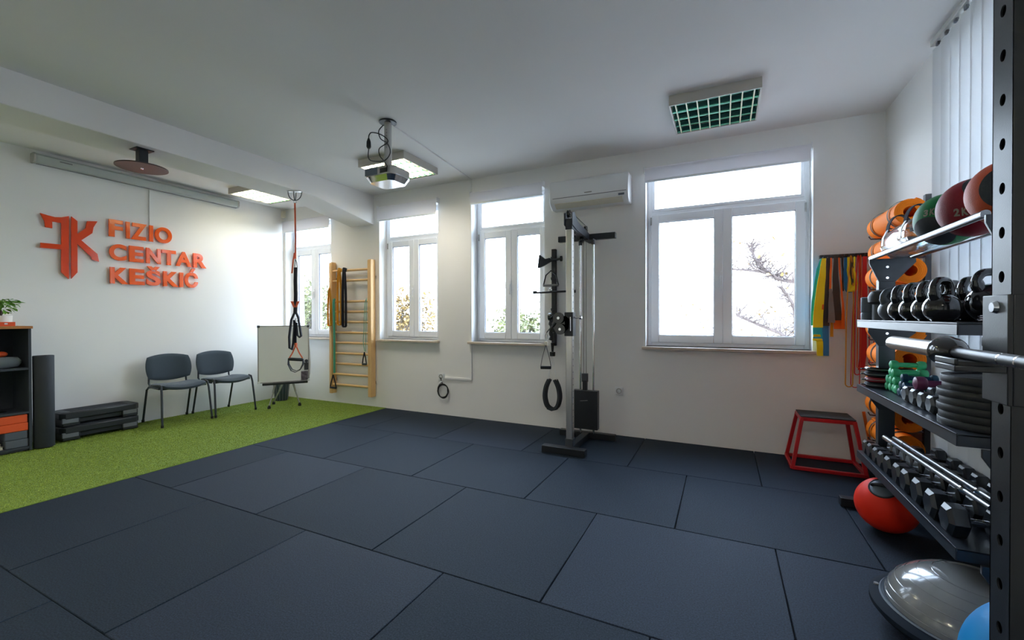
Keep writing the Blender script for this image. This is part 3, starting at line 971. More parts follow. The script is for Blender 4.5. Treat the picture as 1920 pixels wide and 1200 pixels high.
for foot, top in (((-5.70, 3.94, 0.035), (-0.10, -0.40)), ((-5.50, 4.27, 0.035), (0.10, -0.40)), ((-5.93, 4.17, 0.035), (0.0, -0.40))):
    tp = MX @ Vector((top[0], -0.03, top[1]))
    ft = Vector(foot)
    md_ = tp.lerp(ft, 0.45)
    lg = obj('leg', MB().tube([tp, ft], 0.0095, 10), 'silverplastic', ez)
    obj('leg_upper', MB().tube([tp + Vector((0, 0, 0.05)), md_], 0.013, 10), 'silverplastic', lg)
    obj('rubber_foot', MB().lathe([(0, -0.033), (0.02, -0.033), (0.022, -0.01), (0.012, 0.015), (0, 0.015)], ft, n=14), 'blackrub', lg)

# waste bin behind the easel
wb = thing('waste_bin', 'dark plastic waste bin standing behind the whiteboard tripod', 'bin', (-6.13, 4.44, 0))
bt = MB().lathe([(0.0, 0.0), (0.085, 0.0), (0.115, 0.30), (0.12, 0.302), (0.12, 0.312), (0.108, 0.312), (0.08, 0.01), (0.0, 0.01)], (-6.13, 4.44, 0.003), n=26)
obj('bin_body', bt, 'bin', wb)
for k in range(14):
    a = 2 * PI * k / 14
    obj('rib', MB().beam((-6.13 + 0.088 * math.cos(a), 4.44 + 0.088 * math.sin(a), 0.01), (-6.13 + 0.115 * math.cos(a), 4.44 + 0.115 * math.sin(a), 0.29), 0.007, 0.005), 'gasket', wb)

# ------------------------------------------------------------------ wooden wall bars
wbars = thing('wall_bars', 'light wooden wall bars mounted between the two left windows', 'wall bars', (-4.87, YB, 0.15))
for x0, x1 in ((-5.275, -5.222), (-4.512, -4.448)):
    P = [(4.60, 0.15), (4.69, 0.15), (4.69, 2.10), (4.615, 2.10), (4.60, 2.085)]
    obj('post', MB().prism(P, x1 - x0, Matrix(((0, 0, 1, x0), (1, 0, 0, 0), (0, 1, 0, 0), (0, 0, 0, 1)))), 'wood', wbars, bevel=0.006)
for z in (1.965, 1.815, 1.51, 1.36, 1.21, 1.055, 0.905, 0.75, 0.595, 0.44, 0.285):
    obj('rung', MB().lathe([(0.0165, 0), (0.018, 0.3), (0.0165, 0.71)], (-5.222, 4.635, z), (1, 0, 0), 14), 'wood_x', wbars)
for x in (-5.25, -4.48):
    for z in (0.35, 1.85):
        obj('wall_bracket', MB().box((x - 0.045, 4.688, z - 0.02), (x + 0.045, YB, z + 0.02)), 'silverplastic', wbars)


def band_loop(name, x, z0, z1, w, m, y, th=0.004, lab='', kind='flat', cat='resistance band', grp=None, sway=0.0):
    """a closed loop band draped over something at its top"""
    pts = [(x, y, z1)]
    n = 10
    L = []
    for k in range(n + 1):
        t = k / n
        L.append(Vector((x - w * 0.5 * math.sin(PI * min(1, t * 1.6 + 0.12) * 0.5) + sway * t, y - 0.006, z1 + (z0 - z1) * t)))
    Rr = []
    for k in range(n + 1):
        t = k / n
        Rr.append(Vector((x + w * 0.5 * math.sin(PI * min(1, t * 1.6 + 0.12) * 0.5) + sway * t, y - 0.006, z1 + (z0 - z1) * t)))
    bot = [Vector((x + sway + w * 0.5 * math.cos(PI + PI * k / 8), y - 0.006, z0 + w * 0.5 * math.sin(PI + PI * k / 8))) for k in range(1, 8)]
    path = L + bot + list(reversed(Rr))
    path.append(Vector((x, y, z1 + 0.012)))
    if kind == 'tube':
        mb = MB().tube(path, th, 7, closed=True)
    else:
        mb = ribbon(path + [path[0]], (0, 1, 0), th * 6, th)
    return single(name, mb, m, lab, cat, (x, y, z0), grp)


band_loop('resistance_band', -5.055, 1.20, 1.99, 0.075, 'b_amb', 4.60, 0.006, 'yellow loop band knotted on the top rung of the wall bars')
band_loop('resistance_band', -4.955, 1.165, 1.99, 0.06, 'web', 4.60, 0.007, 'black loop band hanging from the top rung of the wall bars')
band_loop('resistance_band', -5.24, 1.18, 1.70, 0.06, 'b_amb', 4.585, 0.005, 'yellow band hanging down the left post of the wall bars')
kn = MB()
for x, m in ((-5.055, 'b_amb'), (-4.955, 'web')):
    single('band_knot', MB().sphere((x, 4.622, 1.972), 0.03, 14, 9, (0.9, 0.9, 1.0)), m, 'yellow knot around the top rung of the wall bars' if m == 'b_amb' else 'black knot around the top rung of the wall bars', 'knot', (x, 4.612, 1.94))
tb = thing('tube_band', 'green resistance tube with black handle hanging on the left of the wall bars', 'resistance band', (-5.14, 4.58, 0.24))
obj('tubing', MB().tube(smooth_path([(-5.155, 4.578, 0.46), (-5.15, 4.575, 1.0), (-5.163, 4.58, 1.50), (-5.152, 4.60, 1.535), (-5.14, 4.58, 1.50), (-5.128, 4.575, 1.0), (-5.133, 4.578, 0.46)], 6), 0.0085, 8), 'b_green', tb)
obj('tubing', MB().tube(smooth_path([(-5.144, 4.568, 0.46), (-5.139, 4.565, 1.0), (-5.152, 4.568, 1.50)], 6), 0.0085, 8), 'b_green', tb)


def grip_handle(c, wdir, w, h, parent, m='web'):
    c = Vector(c)
    wd = Vector(wdir).normalized()
    for s in (-1, 1):
        obj('handle_strap', ribbon([c + Vector((0, 0, h)), c + wd * s * w * 0.35 + Vector((0, 0, h * 0.4)), c + wd * s * w * 0.5], wd.cross(Vector((0, 0, 1))), 0.02, 0.004), m, parent)
    obj('hand_grip', MB().lathe([(0, 0), (0.013, 0.0), (0.015, 0.004), (0.015, w - 0.004), (0.013, w), (0, w)], c - wd * w / 2, wd, 14), 'foam', parent)


grip_handle((-5.15, 4.56, 0.245), (1, 0, 0), 0.12, 0.19, tb)
tb2 = thing('tube_band', 'thin green tube with small black handle hanging on the right of the wall bars', 'resistance band', (-4.53, 4.56, 0.6))
obj('tubing', MB().tube(smooth_path([(-4.53, 4.58, 0.80), (-4.525, 4.58, 1.1), (-4.518, 4.585, 1.50), (-4.53, 4.60, 1.535), (-4.545, 4.58, 1.45), (-4.555, 4.575, 1.1), (-4.57, 4.575, 0.95), (-4.55, 4.575, 0.82), (-4.53, 4.57, 0.80)], 6), 0.004, 6), 'b_green', tb2)
grip_handle((-4.535, 4.56, 0.62), (1, 0, 0), 0.075, 0.17, tb2)


# ------------------------------------------------------------------ chairs
def make_chair(label):
    """visitor chair facing +x, back at -x; origin on the floor below the seat centre"""
    t = thing('visitor_chair', label, 'chair', (0, 0, 0), 'visitor chairs along the left wall')
    # seat cushion: rounded, dished
    def cushion(w, d, th, axisfn, rnd=0.07):
        v, f = [], []
        nu, nv = 16, 16
        top, bot = [], []
        for i in range(nu + 1):
            for j in range(nv + 1):
                u, w_ = -1 + 2 * i / nu, -1 + 2 * j / nv
                # squircle mapping
                k = 1.0
                x = u * math.sqrt(1 - 0.36 * w_ * w_)
                y = w_ * math.sqrt(1 - 0.20 * u * u)
                e = max(abs(u), abs(w_))
                edge = (1 - e ** 8)
                top.append(axisfn(x * d / 2, y * w / 2, th / 2 * (0.35 + 0.65 * edge), x, y))
                bot.append(axisfn(x * d / 2, y * w / 2, -th / 2 * (0.35 + 0.65 * edge), x, y))
        v = top + bot
        N = nv + 1
        B = len(top)
        for i in range(nu):
            for j in range(nv):
                a = i * N + j
                f.append((a, a + N, a + N + 1, a + 1))
                f.append((B + a, B + a + 1, B + a + N + 1, B + a + N))
        for i in range(nu):
            a = i * N
            f.append((a, B + a, B + a + N, a + N))
            a = i * N + nv
            f.append((a, a + N, B + a + N, B + a))
        for j in range(nv):
            a = j
            f.append((a, a + 1, B + a + 1, B + a))
            a = nu * N + j
            f.append((a, B + a, B + a + 1, a + 1))
        return MB().add(v, f, True)

    obj('seat', cushion(0.48, 0.44, 0.062, lambda x, y, z, u, v: Vector((x + 0.02, y, 0.466 + z - 0.026 * (1 - v * v) - 0.022 * max(0, u) ** 3 + 0.008 * u)))
        , 'fabric', t)
    lean = 0.20
    obj('backrest', cushion(0.485, 0.325, 0.048, lambda x, y, z, u, v: Vector((-0.215 - lean * (x + 0.15) * 0.75 + z + 0.035 * v * v, y, 0.655 + x)))
        , 'fabric', t)
    bs = MB().box((-0.262, -0.06, 0.60), (-0.252, 0.06, 0.64))
    for s in (-1, 1):
        yy = s * 0.235
        obj('leg', MB().tube([(0.235, s * 0.265, 0.012), (0.19, s * 0.25, 0.40), (0.17, s * 0.245, 0.47), (0.13, s * 0.24, 0.478)], 0.0115, 10), 'chairmetal', t)
        obj('leg', MB().tube([(-0.30, s * 0.235, 0.012), (-0.20, s * 0.235, 0.40), (-0.14, s * 0.235, 0.44), (0.10, s * 0.235, 0.432)], 0.0115, 10), 'chairmetal', t)
        obj('back_support', MB().tube([(-0.10, s * 0.20, 0.432), (-0.20, s * 0.20, 0.43), (-0.238, s * 0.20, 0.47), (-0.245, s * 0.195, 0.60)], 0.010, 8), 'chairmetal', t)
        for x in (0.235, -0.30):
            obj('foot_cap', MB().lathe([(0, 0), (0.015, 0), (0.015, 0.03), (0, 0.03)], (x, s * (0.265 if x > 0 else 0.235), 0.0), n=12), 'blackrub', t)
    obj('seat_frame', MB().tube([(0.15, -0.24, 0.43), (0.15, 0.24, 0.43)], 0.010, 8).tube([(-0.14, -0.235, 0.43), (-0.14, 0.235, 0.43)], 0.010, 8), 'chairmetal', t)
    return t


ch1 = make_chair('charcoal fabric chair with black tube legs beside the stacked exercise steps')
ch1.location = (-6.02, 2.975, 0.012)
ch1.rotation_euler = (0, 0, R(-2))
ch2 = dup(ch1, (-6.01, 3.53, 0.012), 'charcoal fabric chair with black tube legs nearer the whiteboard', R(1.5))


# ------------------------------------------------------------------ exercise steps
def make_step(label, z):
    t = thing('exercise_step', label, 'exercise step', (-6.215, 2.275, z), 'stacked aerobic steps')
    x0, x1, y0, y1 = -6.365, -6.065, 1.94, 2.61
    P = []
    c = 0.04
    P = [(x0 + c, y0), (x1 - c, y0), (x1, y0 + c), (x1, y1 - c), (x1 - c, y1), (x0 + c, y1), (x0, y1 - c), (x0, y0 + c)]
    obj('deck', MB().prism(P, 0.07, Matrix.Translation((0, 0, z + 0.07))), 'stepblk', t, bevel=0.012, seg=3)
    Q = [(-6.215 + (x + 6.215) * 0.86, 2.275 + (y - 2.275) * 0.93) for x, y in P]
    obj('rubber_top', MB().prism(Q, 0.006, Matrix.Translation((0, 0, z + 0.138))), 'steptop', t, bevel=0.002)
    for k in range(7):
        xx = -6.215 - 0.09 + k * 0.03
        obj('ridge', MB().box((xx, 2.03, z + 0.143), (xx + 0.008, 2.52, z + 0.147)), 'steptop', t)
    for yy in (y0 + 0.015, y1 - 0.155):
        lg = obj('foot_block', MB().box((x0 + 0.01, yy, z + 0.0), (x1 - 0.01, yy + 0.14, z + 0.075)), 'stepblk', t, bevel=0.01)
        obj('grey_pad', MB().box((x1 - 0.02, yy - 0.004, z + 0.03), (x1 - 0.002, yy + 0.125, z + 0.085)), 'stepgrey', lg, bevel=0.006)
    obj('side_rail', MB().box((x0 + 0.03, y0 + 0.15, z + 0.02), (x1 - 0.03, y1 - 0.15, z + 0.072)), 'stepblk', t, bevel=0.01)
    return t


make_step('lower black exercise step of the stack resting on the turf', 0.012)
make_step('upper black exercise step with ribbed top, stacked on the other one', 0.160)

# foam roller standing
fr = thing('foam_roller', 'tall black foam roller standing on end beside the bookcase', 'foam roller', (-6.03, 1.81, 0.012))
fr_prof = [(0.03, 0.0), (0.072, 0.0), (0.075, 0.004), (0.075, 0.896), (0.072, 0.90), (0.03, 0.90)]
obj('foam_body', MB().lathe(fr_prof, (-6.03, 1.81, 0.012), n=36), 'foam', fr)
obj('core', MB().lathe([(0.03, 0.0), (0.03, 0.9), (0.026, 0.9), (0.026, 0.0)], (-6.03, 1.81, 0.012), n=24), 'blackrub', fr)

# ------------------------------------------------------------------ bookcase
bx0, bx1, by0, by1 = -6.39, -6.0, 0.90, 1.72
bk = thing('bookcase', 'dark grey open bookcase with orange wooden top at the left edge', 'bookcase', ((bx0 + bx1) / 2, (by0 + by1) / 2, 0.012))
obj('top_board', MB().box((bx0, by0 - 0.01, 1.18), (bx1 + 0.015, by1 + 0.008, 1.205)), 'wood_top', bk, bevel=0.002)
for y in (by0, by1 - 0.02):
    obj('side_panel', MB().box((bx0, y, 0.012), (bx1, y + 0.02, 1.18)), 'shelf', bk, bevel=0.001)
obj('back_panel', MB().box((bx0, by0 + 0.02, 0.012), (bx0 + 0.008, by1 - 0.02, 1.18)), 'shelf_in', bk)
for z in (0.05, 0.385, 0.805):
    obj('shelf', MB().box((bx0 + 0.008, by0 + 0.02, z - 0.02), (bx1 - 0.004, by1 - 0.02, z)), 'shelf', bk, bevel=0.001)
obj('plinth', MB().box((bx0 + 0.05, by0 + 0.02, 0.012), (bx1 - 0.02, by1 - 0.02, 0.03)), 'shelf', bk)

# on the top: plant and card box
pl = thing('potted_plant', 'small bushy green plant in a cream pot on the bookcase', 'plant', (-6.17, 1.555, 1.205))
pc_ = (-6.17, 1.555, 1.205)
obj('pot', MB().lathe([(0, 0), (0.07, 0), (0.085, 0.012), (0.088, 0.10), (0.082, 0.10), (0.078, 0.08), (0, 0.08)], pc_, n=28), 'pot', pl)
obj('soil', MB().lathe([(0.078, 0.082), (0, 0.09)], pc_, n=24), 'soil', pl)
obj('stem', MB().tube([(-6.17, 1.56, 1.28), (-6.165, 1.565, 1.34), (-6.17, 1.555, 1.40)], [0.016, 0.014, 0.01], 9), 'soil', pl)
lf0 = None
for k in range(110):
    a = random.uniform(0, 2 * PI)
    el = random.uniform(-0.2, 1.2)
    rr = random.uniform(0.04, 0.125)
    c = Vector((-6.17 + rr * math.cos(a) * math.cos(el * 0.6), 1.558 + rr * math.sin(a) * math.cos(el * 0.6), 1.355 + 0.11 * math.sin(el)))
    if lf0 is None:
        m = MB()
        v = [(0, 0, 0), (0.014, -0.011, 0.002), (0.030, -0.012, 0.0), (0.045, 0, -0.008), (0.030, 0.012, 0.0), (0.014, 0.011, 0.002), (0.022, 0, -0.003)]
        m.add(v, [(0, 1, 6), (1, 2, 6), (2, 3, 6), (3, 4, 6), (4, 5, 6), (5, 0, 6)], True)
        ORG['tmp'] = Vector()
        lf0 = obj('leaf', m, 'leaf', None)
        lf0.parent = pl
        o = lf0
    else:
        o = lf0.copy()
        COL.objects.link(o)
    o.location = c - ORG[pl.name]
    o.rotation_euler = (random.uniform(-0.7, 0.7), random.uniform(-0.5, 0.8), a)
    s = random.uniform(0.9, 1.5)
    o.scale = (s, s, s)
cbx = thing('card_box', 'small red orange card box in front of the plant pot', 'box', (-6.05, 1.56, 1.205))
obj('box', MB().box((-6.07, 1.50, 1.2055), (-6.03, 1.625, 1.245)), 'blockorg', cbx, bevel=0.002)
obj('white_mark', MB().box((-6.0295, 1.555, 1.222), (-6.0285, 1.575, 1.236)), 'white', cbx)
# upper compartment
single('rolled_towel', MB().tube([(-6.10, 1.42, 0.858), (-6.10, 1.50, 0.858), (-6.10, 1.60, 0.860), (-6.10, 1.655, 0.862), (-6.10, 1.675, 0.862)], [0.05, 0.053, 0.052, 0.045, 0.02], 16), 'towel', 'grey rolled towel lying on the upper shelf of the bookcase', 'towel', (-6.10, 1.55, 0.806))
single('massage_ball', MB().sphere((-6.15, 1.56, 0.938), 0.036, 20, 12, (1.0, 1.25, 0.75)), 'blockorg', 'orange soft ball resting on the grey towel in the bookcase', 'ball', (-6.15, 1.56, 0.91))
single('small_dish', MB().lathe([(0, 0), (0.035, 0), (0.045, 0.014), (0.041, 0.014), (0.03, 0.004), (0, 0.004)], (-6.07, 1.53, 0.386), n=22), 'chrome', 'small shiny dish on the middle shelf of the bookcase', 'dish', (-6.07, 1.53, 0.386))


def yoga_block(x, y, z, m, lab, w=0.155):
    return single('yoga_block', MB().box((x - 0.07, y - w / 2, z), (x + 0.07, y + w / 2, z + 0.076)), m, lab, 'yoga block', (x, y, z), 'foam yoga blocks in the bookcase', bevel=0.006)


yoga_block(-6.08, 1.622, 0.051, 'blockgry', 'grey foam block at the bottom of the stack in the bookcase', 0.15)
yoga_block(-6.08, 1.617, 0.128, 'blockgry', 'grey foam block under the two orange ones', 0.15)
yoga_block(-6.075, 1.60, 0.205, 'blockorg', 'lower orange foam block, on the grey blocks', 0.19)
yoga_block(-6.078, 1.60, 0.282, 'blockorg', 'upper orange foam block, topmost of the bookcase stack', 0.185)
for k, (z, w, l) in enumerate(((0.051, 0.030, 'bottom beige book lying left of the grey blocks'), (0.082, 0.026, 'thin beige book second from the bottom, left of the grey blocks'), (0.109, 0.05, 'thick beige box on top of the lying books in the bookcase'))):
    b_ = thing('book', l, 'book' if k < 2 else 'box', (-6.10, 1.45, z), None)
    y1_ = (1.54, 1.525, 1.50)[k]
    if k < 2:
        obj('cover', MB().box((-6.18, 1.36, z), (-6.03, y1_, z + 0.003)).box((-6.18, 1.36, z + w - 0.003), (-6.03, y1_, z + w)).box((-6.18, 1.36, z), (-6.177, y1_, z + w)), 'paper', b_)
        obj('pages', MB().box((-6.176, 1.363, z + 0.0032), (-6.034, y1_ - 0.004, z + w - 0.0032)), 'pot', b_)
    else:
        obj('carton', MB().box((-6.18, 1.38, z), (-6.04, y1_, z + w)), 'paper', b_, bevel=0.002)

# ------------------------------------------------------------------ cable tower
cx = -1.297
ctw = thing('cable_tower', 'black and steel cable pulley tower with weight stack by window wall', 'exercise machine', (cx, 4.15, 0))
obj('front_foot', MB().box((-1.545, 3.80, 0.002), (-1.125, 3.88, 0.065)), 'black', ctw, bevel=0.004)
obj('rear_foot', MB().box((-1.59, 4.43, 0.002), (-0.99, 4.49, 0.065)), 'black', ctw, bevel=0.004)
obj('base_spine', MB().box((cx - 0.035, 3.88, 0.002), (cx + 0.035, 4.43, 0.062)), 'black', ctw, bevel=0.004)
up = obj('upright', MB().box((cx - 0.03, 3.88, 0.13), (cx + 0.03, 3.945, 2.13)), 'steel', ctw, bevel=0.004)
for k in range(30):
    z = 0.28 + k * 0.06
    if 1.10 < z < 1.34:
        continue
    obj('adjustment_hole', MB().lathe([(0, 0), (0.007, 0), (0.007, -0.001)], (cx + 0.0305, 3.912, z), (1, 0, 0), 10), 'gasket', up)
obj('upright_base', MB().box((cx - 0.037, 3.872, 0.062), (cx + 0.037, 3.953, 0.135)), 'dgrey', ctw, bevel=0.004)
obj('upright_cap', MB().box((cx - 0.034, 3.876, 2.10), (cx + 0.034, 3.949, 2.20)), 'black', ctw, bevel=0.003)
tpl = MB()
tpl.prism([(3.86, 2.14), (4.0, 2.11), (4.50, 2.08), (4.50, 2.14), (4.02, 2.20), (3.93, 2.27), (3.86, 2.25)], 0.008, Matrix(((0, 0, 1, cx + 0.034), (1, 0, 0, 0), (0, 1, 0, 0), (0, 0, 0, 1))))
tpl.prism([(3.86, 2.14), (4.0, 2.11), (4.50, 2.08), (4.50, 2.14), (4.02, 2.20), (3.93, 2.27), (3.86, 2.25)], 0.008, Matrix(((0, 0, 1, cx - 0.042), (1, 0, 0, 0), (0, 1, 0, 0), (0, 0, 0, 1))))
tpl.box((cx - 0.034, 3.95, 2.10), (cx + 0.034, 4.49, 2.15))
obj('top_arm', tpl, 'navy', ctw, bevel=0.001, seg=1)
obj('rear_crossbar', MB().box((-1.60, 4.42, 2.085), (-0.985, 4.48, 2.145)), 'black', ctw, bevel=0.003)
obj('wall_stay', MB().box((cx - 0.03, 4.48, 2.09), (cx + 0.03, YB - 0.012, 2.14)), 'black', ctw)


def pulley(c, r, parent, axis=(1, 0, 0), m='gloss'):
    o = obj('pulley', MB().lathe([(0, -0.012), (r, -0.012), (r, -0.009), (r * 0.86, 0), (r, 0.009), (r, 0.012), (0, 0.012)], c, axis, 26), m, parent)
    obj('pulley_bolt', MB().lathe([(0, -0.017), (r * 0.26, -0.017), (r * 0.26, 0.017), (0, 0.017)], c, axis, 10), 'chrome', o)
    return o


for c, r in (((cx, 3.885, 2.245), 0.036), ((cx, 4.44, 2.20), 0.036), ((cx, 4.02, 2.075), 0.036), ((cx, 4.30, 2.07), 0.036), ((cx + 0.0, 4.0, 0.115), 0.045)):
    pulley(c, r, ctw)
obj('cable', MB().tube([(cx, 3.90, 2.281), (cx, 4.44, 2.236)], 0.003, 6), 'blackrub', ctw)
obj('cable', MB().tube([(cx, 4.0, 0.13), (cx, 4.0, 2.06)], 0.003, 6), 'blackrub', ctw)
obj('cable', MB().tube([(cx - 0.012, 4.40, 0.68), (cx - 0.012, 4.40, 2.08)], 0.003, 6), 'blackrub', ctw)
obj('cable', MB().tube([(cx + 0.014, 4.40, 0.68), (cx + 0.014, 4.40, 2.08)], 0.003, 6), 'blackrub', ctw)
for x in (cx - 0.048, cx + 0.092):
    obj('guide_rod', MB().tube([(x, 4.40, 0.065), (x, 4.40, 2.085)], 0.0105, 14), 'chrome', ctw)
    obj('rod_clamp', MB().lathe([(0.02, 0), (0.02, 0.05), (0.011, 0.05)], (x, 4.40, 2.03), n=16), 'dgrey', ctw)
wsx = cx + 0.012
for k in range(1):
    pass
ws = obj('weight_stack_shroud', MB().box((wsx - 0.132, 4.355, 0.115), (wsx + 0.132, 4.43, 0.515)), 'black', ctw, bevel=0.004)
obj('weight_mark', MB().beam((wsx - 0.05, 4.3545, 0.405), (wsx + 0.03, 4.3545, 0.415), 0.002, 0.004), 'silverplastic', ws)
obj('stack_head', MB().box((cx - 0.02, 4.375, 0.515), (cx + 0.025, 4.42, 0.62)), 'black', ctw, bevel=0.003)
obj('stack_pulley_block', MB().box((cx - 0.03, 4.38, 0.60), (cx + 0.034, 4.415, 0.69)), 'dgrey', ctw, bevel=0.006)
tro = obj('trolley', MB().box((cx - 0.042, 3.868, 1.10), (cx + 0.042, 3.957, 1.325)), 'black', ctw, bevel=0.004)
obj('lock_pin', MB().lathe([(0, 0), (0.008, 0), (0.008, 0.05), (0.02, 0.052), (0.02, 0.075), (0, 0.078)], (cx + 0.042, 3.912, 1.275), (1, 0, 0), 14), 'chrome', tro)
obj('pin_spring', MB().tube([(cx + 0.02, 3.862, 1.15), (cx + 0.02, 3.862, 1.28)], 0.005, 8), 'chrome', tro)
obj('swivel_arm', MB().prism([(-0.04, 0.04), (0.0, 0.07), (0.10, 0.06), (0.14, 0.0), (0.10, -0.08), (0.03, -0.09), (-0.03, -0.05)], 0.006, Matrix(((-1, 0, 0, cx - 0.03), (0, 0, 1, 3.868), (0, 1, 0, 1.22), (0, 0, 0, 1)))), 'gloss', tro)
pulley((cx - 0.09, 3.85, 1.27), 0.052, ctw, (0, 1, 0))
pulley((cx - 0.075, 3.85, 1.165), 0.05, ctw, (0, 1, 0))
obj('cable', MB().tube([(cx - 0.125, 3.845, 1.23), (-1.50, 3.83, 1.135)], 0.006, 8), 'dgrey', ctw)
# pulley grip
pg = thing('pulley_grip', 'black strap grip hanging on a carabiner from the cable tower', 'grip handle', (-1.51, 3.83, 0.79))
obj('carabiner', MB().tube([(-1.50, 3.83, 1.14), (-1.49, 3.83, 1.10), (-1.497, 3.83, 1.05), (-1.513, 3.83, 1.05), (-1.517, 3.83, 1.10)], 0.004, 7, closed=True), 'chrome', pg)
obj('strap_collar', MB().cbox((-1.507, 3.83, 1.03), (0.035, 0.02, 0.04)), 'offwhite', pg, bevel=0.003)
grip_handle((-1.51, 3.83, 0.80), (0.95, 0.3, 0), 0.10, 0.22, pg)

# attachment rack on the wall
ar = thing('attachment_rack', 'black vertical wall rail with hooks for cable attachments', 'wall rack', (-1.72, YB, 0.82))
obj('rail', MB().box((-1.765, 4.655, 0.95), (-1.715, 4.70, 2.055)), 'black', ar, bevel=0.003)
for z in (1.93, 1.70, 1.56, 1.35, 1.10):
    hk = MB().tube([(-1.74, 4.655, z), (-1.74, 4.59, z), (-1.74, 4.58, z + 0.025)], 0.006, 8)
    obj('hook', hk, 'dgrey', ar)
obj('rail_end', MB().lathe([(0, 0), (0.03, 0.0), (0.032, 0.045), (0.012, 0.05), (0.02, 0.15), (0.0, 0.15)], (-1.74, 4.62, 0.835), n=16), 'blackrub', ar)
vh = thing('rowing_handle', 'black triangle rowing handle with grey grip on the wall rail', 'cable attachment', (-1.74, 4.57, 1.62))
obj('frame', MB().tube([(-1.83, 4.57, 1.635), (-1.80, 4.57, 1.75), (-1.74, 4.57, 1.80), (-1.68, 4.57, 1.75), (-1.65, 4.57, 1.635)], 0.008, 8), 'black', vh)
obj('grip', MB().lathe([(0, 0), (0.013, 0), (0.013, 0.18), (0, 0.18)], (-1.83, 4.57, 1.635), (1, 0, 0), 14), 'b_grey', vh)
sb = thing('straight_bar', 'short black straight bar hung across the wall rail', 'cable attachment', (-1.70, 4.56, 1.56))
obj('bar', MB().tube([(-1.93, 4.56, 1.555), (-1.47, 4.56, 1.565)], 0.011, 12), 'black', sb)
for x in (-1.93, -1.47):
    obj('end_knob', MB().lathe([(0, -0.02), (0.017, -0.02), (0.017, 0.02), (0, 0.02)], (x, 4.56, 1.56), (1, 0, 0), 12), 'blackrub', sb)
obj('eyelet', MB().tube(arc((-1.74, 4.56, 1.585), 0.015, 0, 2 * PI, 12)[:-1], 0.004, 6, closed=True), 'chrome', sb)
aw = thing('ankle_cuff', 'black flared padded cuff at the top of the wall rail', 'cable attachment', (-1.80, 4.58, 1.92))
obj('pad', MB().prism([(-0.12, -0.07), (-0.05, -0.045), (0.03, -0.005), (0.03, 0.04), (-0.03, 0.03), (-0.10, 0.085)], 0.05, Matrix(((1, 0, 0, -1.78), (0, 0, 1, 4.555), (0, 1, 0, 1.905), (0, 0, 0, 1)))), 'foam', aw, bevel=0.008)
obj('cuff_bar', MB().tube([(-1.77, 4.58, 1.91), (-1.62, 4.58, 1.93)], 0.014, 10), 'black', aw)
obj('cuff_end', MB().lathe([(0, 0), (0.03, 0), (0.03, 0.02), (0, 0.02)], (-1.63, 4.58, 1.93), (1, 0.1, 0), 18), 'blackrub', aw)
pr_ = thing('rope_attachment', 'short black twisted rope end hanging low on the wall rail', 'cable attachment', (-1.72, 4.57, 1.0))
obj('rope', MB().tube([(-1.735 + 0.006 * math.sin(k * 1.3), 4.565, 1.28 - k * 0.02) for k in range(14)], [0.022 + 0.004 * math.sin(k * 2.1) for k in range(14)], 12), 'blackrub', pr_)
obj('rope_knob', MB().lathe([(0, -0.03), (0.045, -0.025), (0.05, 0.01), (0.03, 0.03), (0, 0.03)], (-1.735, 4.565, 1.28), (1, 0, 0), 16), 'gloss', pr_)
nh = thing('neck_harness', 'black padded strap loop hanging from white cords on the wall rail', 'harness', (-1.73, 4.60, 0.21))
for s in (-1, 1):
    obj('cord', MB().tube([(-1.735 + 0.008 * s, 4.60, 0.83), (-1.735 + 0.035 * s, 4.60, 0.66), (-1.735 + 0.05 * s, 4.60, 0.56)], 0.005, 7), 'white', nh)
    pts = [(-1.735 + s * 0.035, 4.60, 0.57), (-1.735 + s * 0.075, 4.60, 0.48), (-1.735 + s * 0.088, 4.60, 0.37), (-1.735 + s * 0.06, 4.60, 0.27), (-1.735, 4.60, 0.235)]
    obj('padded_strap', ribbon(smooth_path(pts, 5), (0.3, 1, 0), 0.06, 0.028), 'foam', nh)
obj('lower_pad', ribbon([(-1.79, 4.60, 0.245), (-1.735, 4.60, 0.228), (-1.68, 4.60, 0.245)], (0, 1, 0), 0.065, 0.02), 'foam', nh)

# ------------------------------------------------------------------ plyo box
pb = thing('plyo_box', 'red steel plyometric box with black top by the window wall', 'plyo box', (0.78, 4.47, 0))
T4 = [(0.60, 4.335), (0.955, 4.335), (0.955, 4.60), (0.60, 4.60)]
B4 = [(0.525, 4.285), (1.025, 4.285), (1.025, 4.665), (0.525, 4.665)]
obj('top_plate', MB().box((0.59, 4.325, 0.437), (0.965, 4.61, 0.445)), 'grip', pb, bevel=0.002)
tfm = MB()
for i in range(4):
    a, b_ = T4[i], T4[(i + 1) % 4]
    tfm.beam((*a, 0.42), (*b_, 0.42), 0.028, 0.03)
obj('top_frame', tfm, 'red', pb, bevel=0.003)
for i in range(4):
    obj('leg', MB().beam((*B4[i], 0.002), (*T4[i], 0.43), 0.028, 0.028, (0, 1, 0)), 'red', pb, bevel=0.003)
bfm = MB()
for i in range(4):
    a, b_ = B4[i], B4[(i + 1) % 4]
    bfm.beam((*a, 0.016), (*b_, 0.016), 0.028, 0.028)
obj('base_frame', bfm, 'red', pb, bevel=0.003)

# ------------------------------------------------------------------ band hanger and bands
br = thing('band_rail', 'black wall rail with hooks holding the colourful bands', 'wall rack', (0.98, YB, 1.79))
obj('rail', MB().box((0.775, 4.665, 1.795), (1.19, 4.70, 1.825)), 'black', br, bevel=0.002)
HK = [0.795, 0.83, 0.865, 0.90, 0.94, 0.975, 1.01, 1.045, 1.08, 1.115, 1.15]
for x in HK:
    obj('hook', MB().tube([(x, 4.665, 1.80), (x, 4.615, 1.797), (x, 4.603, 1.815)], 0.004, 7), 'dgrey', br)


